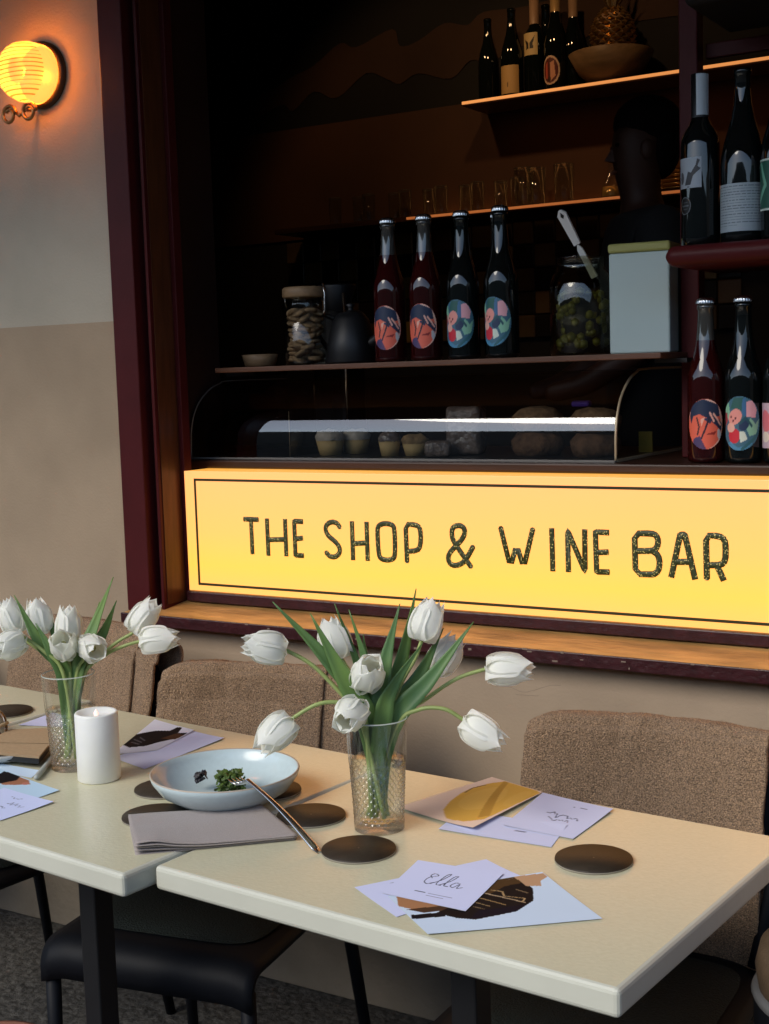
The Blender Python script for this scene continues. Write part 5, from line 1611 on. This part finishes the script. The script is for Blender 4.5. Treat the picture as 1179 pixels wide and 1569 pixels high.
tulip('white tulip closed and upright, second head from the left edge', (-1.6486, 1.6389, 0.758), (-1.7328, 1.6485, 0.9626), (-1.741, 1.6496, 1.0126), [(-1.683, 1.6589, 0.8921), (-1.7155, 1.6553, 0.9303)], [([(-1.6518, 1.6365, 0.77), (-1.6782, 1.6619, 0.8919), (-1.7084, 1.6625, 0.9527), (-1.7295, 1.657, 1.0144)], 0.0120, 0.00)], -0.1, 13)
tulip('white tulip upright in the middle of the left vase', (-1.6546, 1.6409, 0.758), (-1.6846, 1.665, 0.9495), (-1.6862, 1.6709, 1.0057), [(-1.6763, 1.6631, 0.8918), (-1.6809, 1.6637, 0.9201)], [([(-1.6554, 1.6377, 0.77), (-1.6763, 1.6631, 0.8918), (-1.7061, 1.6761, 0.9561), (-1.7134, 1.6779, 1.0073)], 0.0100, 0.30)], 0, 14)
tulip('white tulip facing the camera above the left vase, left of the two', (-1.6566, 1.6229, 0.758), (-1.6582, 1.6331, 0.9418), (-1.6363, 1.6025, 0.9674), [(-1.6585, 1.6394, 0.8985), (-1.6641, 1.6394, 0.9264)], [], 0.05, 15)
tulip('white tulip facing the camera above the left vase, right of the two', (-1.6606, 1.6209, 0.758), (-1.6282, 1.6529, 0.9517), (-1.583, 1.6274, 0.9492), [(-1.649, 1.6452, 0.8981), (-1.6332, 1.6468, 0.9276)], [([(-1.659, 1.6257, 0.77), (-1.649, 1.6452, 0.8981), (-1.6327, 1.6771, 0.9787), (-1.6074, 1.7031, 1.0624)], 0.0135, -0.30)], 0.15, 16)
tulip('white tulip leaning right, upper of two beside the maroon frame', (-1.6686, 1.6369, 0.758), (-1.5829, 1.7182, 0.9658), (-1.55, 1.7453, 1.0205), [(-1.6575, 1.6627, 0.8902), (-1.6334, 1.6813, 0.9207), (-1.6073, 1.7008, 0.9477)], [([(-1.6638, 1.6353, 0.77), (-1.6595, 1.6618, 0.8937), (-1.634, 1.698, 0.9633), (-1.6153, 1.7164, 1.0188)], 0.0115, 0.30)], 0.2, 17)
tulip('white tulip reaching right toward the sill, lower of two', (-1.6706, 1.6289, 0.758), (-1.5507, 1.7012, 0.9544), (-1.4876, 1.7293, 0.9609), [(-1.6413, 1.6493, 0.8923), (-1.61, 1.6733, 0.93), (-1.5751, 1.6853, 0.9476)], [([(-1.665, 1.6305, 0.77), (-1.6543, 1.6535, 0.8959), (-1.646, 1.6784, 0.9603), (-1.6333, 1.6935, 1.0191)], 0.0115, 0.00), ([(-1.665, 1.6305, 0.77), (-1.666, 1.6341, 0.8932), (-1.679, 1.62, 0.9404), (-1.704, 1.6107, 0.991)], 0.0140, 0.20)], 0, 18)

# ------------------------------------------------------------------ cards
def card(label, quad, z, base, shapes, group, nu=90, nv=64, curl=0.0, name='card', cat='card', bend=None):
    """quad: four table positions (a at u=0,v=0; b u=1,v=0; c u=1,v=1; d u=0,v=1)"""
    q = [Vector((p[0], p[1], 0)) for p in quad]
    c0 = sum(q, Vector()) / 4
    t = thing(name, label, cat, (c0.x, c0.y, TZ + z), 0, group)
    def fn(u, v):
        p = q[0].lerp(q[1], u).lerp(q[3].lerp(q[2], u), v) - c0
        zz = 0.00045 + (bend(u, v) if bend else .0035 * max(0, u + v - 1.25) ** 2 + .0030 * max(0, .55 - u - v) ** 2)
        return (p.x, p.y, zz)
    print_grid('printed_face', fn, nu, nv, base, shapes, M['print_card'], t)
    def fb(u, v):
        x, y, zz = fn(u, v)
        return (x, y, zz - .0004)
    grid('paper_edge', fb, 12, 12, M['white_plastic'], t)
    return t
PAPER = (0.82, 0.835, 0.95)
INK = (0.34, 0.35, 0.45)
def scribble(x0, y0, w, h, n, sd, wd, col=INK):
    rnd = random.Random(sd)
    pts = [(x0 + w * k / n, y0 + h * (rnd.random() - .5) * (1.5 if k % 3 == 0 else .8)) for k in range(n + 1)]
    return ('line', [(p.x, p.y) for p in spline([(a, b, 0) for a, b in pts], n * 4)], wd, col)
GC = 'printed cards scattered on the tables'
# front group: card A (under), photo card C, Ella card on top
card('blank-looking white card at the bottom of the front pile, left corner showing', [(-0.9266, 1.3931), (-0.8305, 1.3386), (-0.7532, 1.5228), (-0.8227, 1.5597)], 0.0004, PAPER,
     [scribble(.10, .30, .16, .10, 8, 1, .006), ('line', [(.06, .52), (.24, .56)], .004, INK)], GC, 70, 40)
hair = (0.45, 0.33, 0.20)
card('photo card of a person in a black jacket, lying in the front pile', [(-0.7704, 1.3098), (-0.6078, 1.4463), (-0.7331, 1.5456), (-0.8733, 1.3884)], 0.0011, (0.80, 0.86, 0.93),
     [('poly', [(.0, .72), (.05, .99), (.30, .92), (.42, .66), (.30, .52), (.08, .56)], (0.66, 0.47, 0.33)), ('poly', [(.02, .62), (.30, .60), (.45, .72), (.42, .46), (.10, .50)], (0.30, 0.21, 0.15)),
      ('poly', [(.16, .46), (.24, .30), (.33, .22), (.60, .30), (.76, .48), (.84, .72), (.82, .98), (.58, .98), (.40, .74), (.28, .56)], (0.085, 0.075, 0.085)),
      ('poly', [(.46, .80), (.56, .98), (.84, 1.0), (.83, .86), (.70, .84), (.56, .72)], (0.30, 0.215, 0.13)), ('poly', [(.20, .46), (.02, .48), (.0, .38), (.20, .36)], (0.07, 0.07, 0.10)),
      ('poly', [(.81, 1.0), (1.0, .97), (1.0, .90), (.93, .84), (.90, .74), (.82, .78)], (0.74, 0.58, 0.44)), ('poly', [(.30, .24), (.60, .30), (.70, .42), (.40, .40)], (0.06, 0.06, 0.12)),
      ('line', [(.48, .68), (.58, .46)], .005, (0.62, 0.50, 0.34)), ('line', [(.54, .76), (.70, .46)], .006, (0.72, 0.62, 0.50)), ('line', [(.60, .80), (.65, .74), (.63, .64), (.73, .54), (.69, .48)], .005, (0.68, 0.56, 0.40)),
      ('line', [(.43, .60), (.49, .46)], .004, (0.6, 0.5, 0.36)), ('line', [(.74, .74), (.78, .64)], .005, (0.5, 0.42, 0.32)), ('line', [(.40, .50), (.44, .42)], .004, (0.5, 0.42, 0.32))], GC, 150, 90)
ella = []
for st_ in ([(.34, .60), (.30, .66), (.33, .72), (.38, .68), (.31, .62), (.29, .50), (.34, .44), (.40, .50)], [(.38, .46), (.46, .60), (.50, .76), (.46, .72), (.44, .48), (.50, .46)],
            [(.48, .46), (.56, .60), (.59, .74), (.55, .70), (.53, .48), (.58, .46)], [(.68, .58), (.63, .58), (.60, .50), (.64, .46), (.68, .56), (.69, .46), (.74, .50)]):
    ella.append(('line', [(p.x, p.y) for p in spline([(a, b, 0) for a, b in st_], 30)], .0065, (0.26, 0.27, 0.36)))
card('white card with handwritten Ella on top of the front pile', [(-0.8831, 1.3913), (-0.7629, 1.3896), (-0.7755, 1.5173), (-0.8995, 1.5093)], 0.0019, PAPER,
     ella + [('line', [(.30, .22), (.42, .22)], .008, (0.22, 0.24, 0.33)), ('line', [(.46, .22), (.74, .22)], .004, INK), ('line', [(.46, .16), (.66, .16)], .004, INK)], GC, 170, 110,
     bend=lambda u, v: .0012 * v * v)
# back right group
def zqb(*a): return a
card('white card with notched corner under the back card pile', [(-0.9382, 1.634), (-0.7637, 1.6408), (-0.779, 1.7292), (-0.951, 1.7232)], 0.0004, PAPER, [('line', [(.55, .45), (.8, .47)], .004, INK)], GC, 40, 24)
card('white text card at the right of the back card pile', [(-0.8612, 1.6884), (-0.7496, 1.6821), (-0.7461, 1.8222), (-0.8746, 1.8518)], 0.0012, PAPER,
     [scribble(.32, .52, .46, .10, 16, 5, .008), scribble(.40, .40, .30, .08, 10, 6, .006), ('line', [(.55, .82), (.75, .84)], .005, INK)], GC, 80, 60)
card('peach card with golden shape on top of the back pile, curling at its edge', [(-1.0395, 1.6894), (-0.8889, 1.6479), (-0.8738, 1.8501), (-0.9806, 1.8864)], 0.0020, (0.93, 0.82, 0.74),
     [('poly', [(.60, .05), (.40, .18), (.27, .36), (.17, .55), (.13, .70), (.18, .88), (.28, .985), (.66, 1.0), (.99, .98), (.97, .60), (.95, .20), (.80, .08)], (0.87, 0.68, 0.32)),
      ('ell', .50, .58, .22, .30, .4, (0.89, 0.71, 0.36)), ('ell', .86, .74, .11, .20, .2, (0.88, 0.70, 0.35)), ('poly', [(.27, .985), (.36, .99), (.93, .30), (.86, .20)], (0.75, 0.57, 0.26)),  # the darker stripe is a shadow painted into the print
      ('line', [(.19, .58), (.14, .70), (.18, .82)], .012, (0.55, 0.42, 0.26))], GC, 110, 60, bend=lambda u, v: .004 * max(0, u - .55) ** 2 / .2 * (1 - v) + .0006 * u)
# left groups
card('white card under the black photo card beside the candle', [(-1.6287, 1.7019), (-1.5337, 1.6758), (-1.5272, 1.8853), (-1.6289, 1.9062)], 0.0004, PAPER, [], GC, 20, 20)
card('photo card with black clothing behind the candle, right side', [(-1.6441, 1.7138), (-1.5903, 1.7718), (-1.6125, 1.9029), (-1.7389, 1.9364)], 0.0011, (0.84, 0.84, 0.89),
     [('poly', [(.0, .25), (.22, .18), (.55, .22), (.98, .60), (.98, .85), (.80, .78), (.72, .98), (.62, .96), (.58, .80), (.30, .72), (.0, .55)], (0.075, 0.065, 0.085)),
      ('poly', [(.62, .50), (.80, .78), (.98, .72), (.95, .52)], (0.30, 0.20, 0.14)), ('line', [(.08, .42), (.34, .34)], .008, (0.42, 0.40, 0.42)), ('line', [(.10, .34), (.34, .28)], .008, (0.42, 0.40, 0.42)), ('line', [(.16, .48), (.36, .40)], .008, (0.42, 0.40, 0.42))], GC, 100, 60)
card('light blue photo card with a face at the left table edge', [(-1.7165, 1.4478), (-1.5888, 1.4357), (-1.5768, 1.5197), (-1.7651, 1.5667)], 0.0004, (0.72, 0.82, 0.90),
     [('poly', [(.20, .62), (.30, .98), (.52, .98), (.62, .86), (.50, .70), (.34, .55)], (0.62, 0.42, 0.32)), ('poly', [(.05, .5), (.1, .98), (.36, 1.0), (.40, .84), (.28, .55)], (0.10, 0.08, 0.09)),
      ('ell', .55, .84, .04, .07, 0, (0.70, 0.45, 0.38))], GC, 80, 60)
card('lavender white card with faint writing at the left table edge', [(-1.6582, 1.3836), (-1.5513, 1.3705), (-1.5394, 1.4708), (-1.6728, 1.4909)], 0.0012, (0.80, 0.83, 0.96),
     [scribble(.48, .58, .34, .10, 12, 9, .006), scribble(.40, .40, .22, .08, 8, 10, .006), scribble(.36, .80, .2, .08, 8, 12, .005)], GC, 80, 50)
card('lavender card behind the left vase, by the kraft packet', [(-1.9567, 1.7888), (-1.8681, 1.8199), (-1.8954, 1.8788), (-1.9674, 1.8917)], 0.0004, (0.80, 0.81, 0.93), [], GC, 10, 10)
card('pale card half under the dish at the left edge', [(-1.8132, 1.5544), (-1.6743, 1.5527), (-1.6914, 1.5861), (-1.8359, 1.5933)], 0.0002, (0.78, 0.85, 0.92), [], GC, 10, 10)

# ------------------------------------------------------------------ left edge: dish, packet, pen, sunglasses
DC = (-1.8134, 1.6323, 0.74)
dd = thing('small_dish', 'small grey ceramic dish under the kraft packet at left edge', 'dish', (DC[0], DC[1], TZ + .0014))
lathe('dish_shell', [(0.050, 0), (0.056, 0.002), (0.074, 0.012), (0.078, 0.018), (0.075, 0.0185), (0.070, 0.013), (0.050, 0.006), (0.001, 0.0055)], M['dish'], dd, 48, cap_lo=True)
kq = [Vector((*p, 0)) for p in [(-1.7918, 1.5762), (-1.6968, 1.5934), (-1.7598, 1.6907), (-1.833, 1.744), (-1.888, 1.7056), (-1.8683, 1.6398)]]
kc = sum(kq, Vector()) / 6
kp = thing('kraft_packet', 'folded brown kraft paper packet lying on the small dish', 'packet', (kc.x, kc.y, TZ + .0215))
K = [v - kc for v in kq]
def slab_poly(name, poly, z, th, m, tilt=0):
    n = len(poly)
    vs = [(p.x, p.y, z + tilt * k) for k, p in enumerate(poly)] + [(p.x, p.y, z + th + tilt * k) for k, p in enumerate(poly)]
    fs = [tuple(reversed(range(n))), tuple(range(n, 2 * n))] + [(i, (i + 1) % n, n + (i + 1) % n, n + i) for i in range(n)]
    return mesh(name, vs, fs, m, kp)
front = [K[0], K[1], K[2], K[5]]
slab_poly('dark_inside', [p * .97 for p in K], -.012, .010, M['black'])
slab_poly('lower_flap', K, -.0015, .0012, M['kraft'])
mid = [K[0], K[1], K[1].lerp(K[2], .62), K[0].lerp(K[5], .62)]
slab_poly('upper_flap', mid, .0005, .0012, M['kraft'])
slab_poly('fold_crease', [K[5].lerp(K[0], .25), K[2].lerp(K[1], .25), K[2].lerp(K[1], .02), K[5].lerp(K[0], .02)], .0006, .0010, M['kraft'])

p0, p1 = Vector((-1.6535, 1.5428, 0.746)), Vector((-1.7437, 1.6879, 0.746))
pe = thing('pen', 'grey pen lying against the small dish beside the left vase', 'pen', tuple(p0))
d = (p1 - p0)
tube('pen_body', [Vector((0, 0, 0)), d * .03, d * .6, d * .62, d], [.0030, .0048, .0048, .0052, .0050], M['pen'], pe, 14)
tube('clip', [d * .64 + Vector((0, 0, .0058)), d * .95 + Vector((0, 0, .0062))], .0012, M['chair_metal'], pe, 6)

sgc = (-1.9127, 1.7074, 0.765)
sn_ = thing('sunglasses', 'tortoiseshell sunglasses with tan arm lying at the left edge', 'sunglasses', (sgc[0], sgc[1], TZ))
fwd2 = Vector((-.25, -.95, 0)).normalized(); sd2 = Vector((.95, -.25, 0))
def ring(c_, rx, rz):
    return [Vector(c_) + sd2 * rx * math.cos(a) + Vector((0, 0, rz * math.sin(a))) + fwd2 * .004 * math.cos(a) for a in [2 * math.pi * k / 28 for k in range(29)]]
for k, cx in enumerate((0.0, -0.066)):
    c_ = sd2 * cx + Vector((0, 0, .0275))
    tube('rim', ring(c_, .027, .023), .0034, M['tortoise'], sn_, 8)
    rg = ring(c_, .025, .021)[:-1]
    mesh('lens', rg + [c_ + fwd2 * .003], [(i, (i + 1) % 28, 28) for i in range(28)], M['lens'], sn_, True)
tube('bridge', spline([sd2 * -.028 + Vector((0, 0, .034)), sd2 * -.033 + Vector((0, 0, .037)), sd2 * -.038 + Vector((0, 0, .034))], 8), .003, M['tortoise'], sn_, 8)
arm0 = sd2 * .028 + Vector((0, 0, .036))
tube('temple_arm', spline([arm0, arm0 + Vector((-.01, -.05, -.010)), arm0 + Vector((-.03, -.12, -.028)), arm0 + Vector((-.045, -.15, -.032))], 14), .0034, M['temple'], sn_, 8)
tube('temple_arm', spline([sd2 * -.094 + Vector((0, 0, .034)), sd2 * -.10 + Vector((-.01, -.06, .02)), sd2 * -.10 + Vector((-.03, -.13, .005))], 14), .0034, M['temple'], sn_, 8)
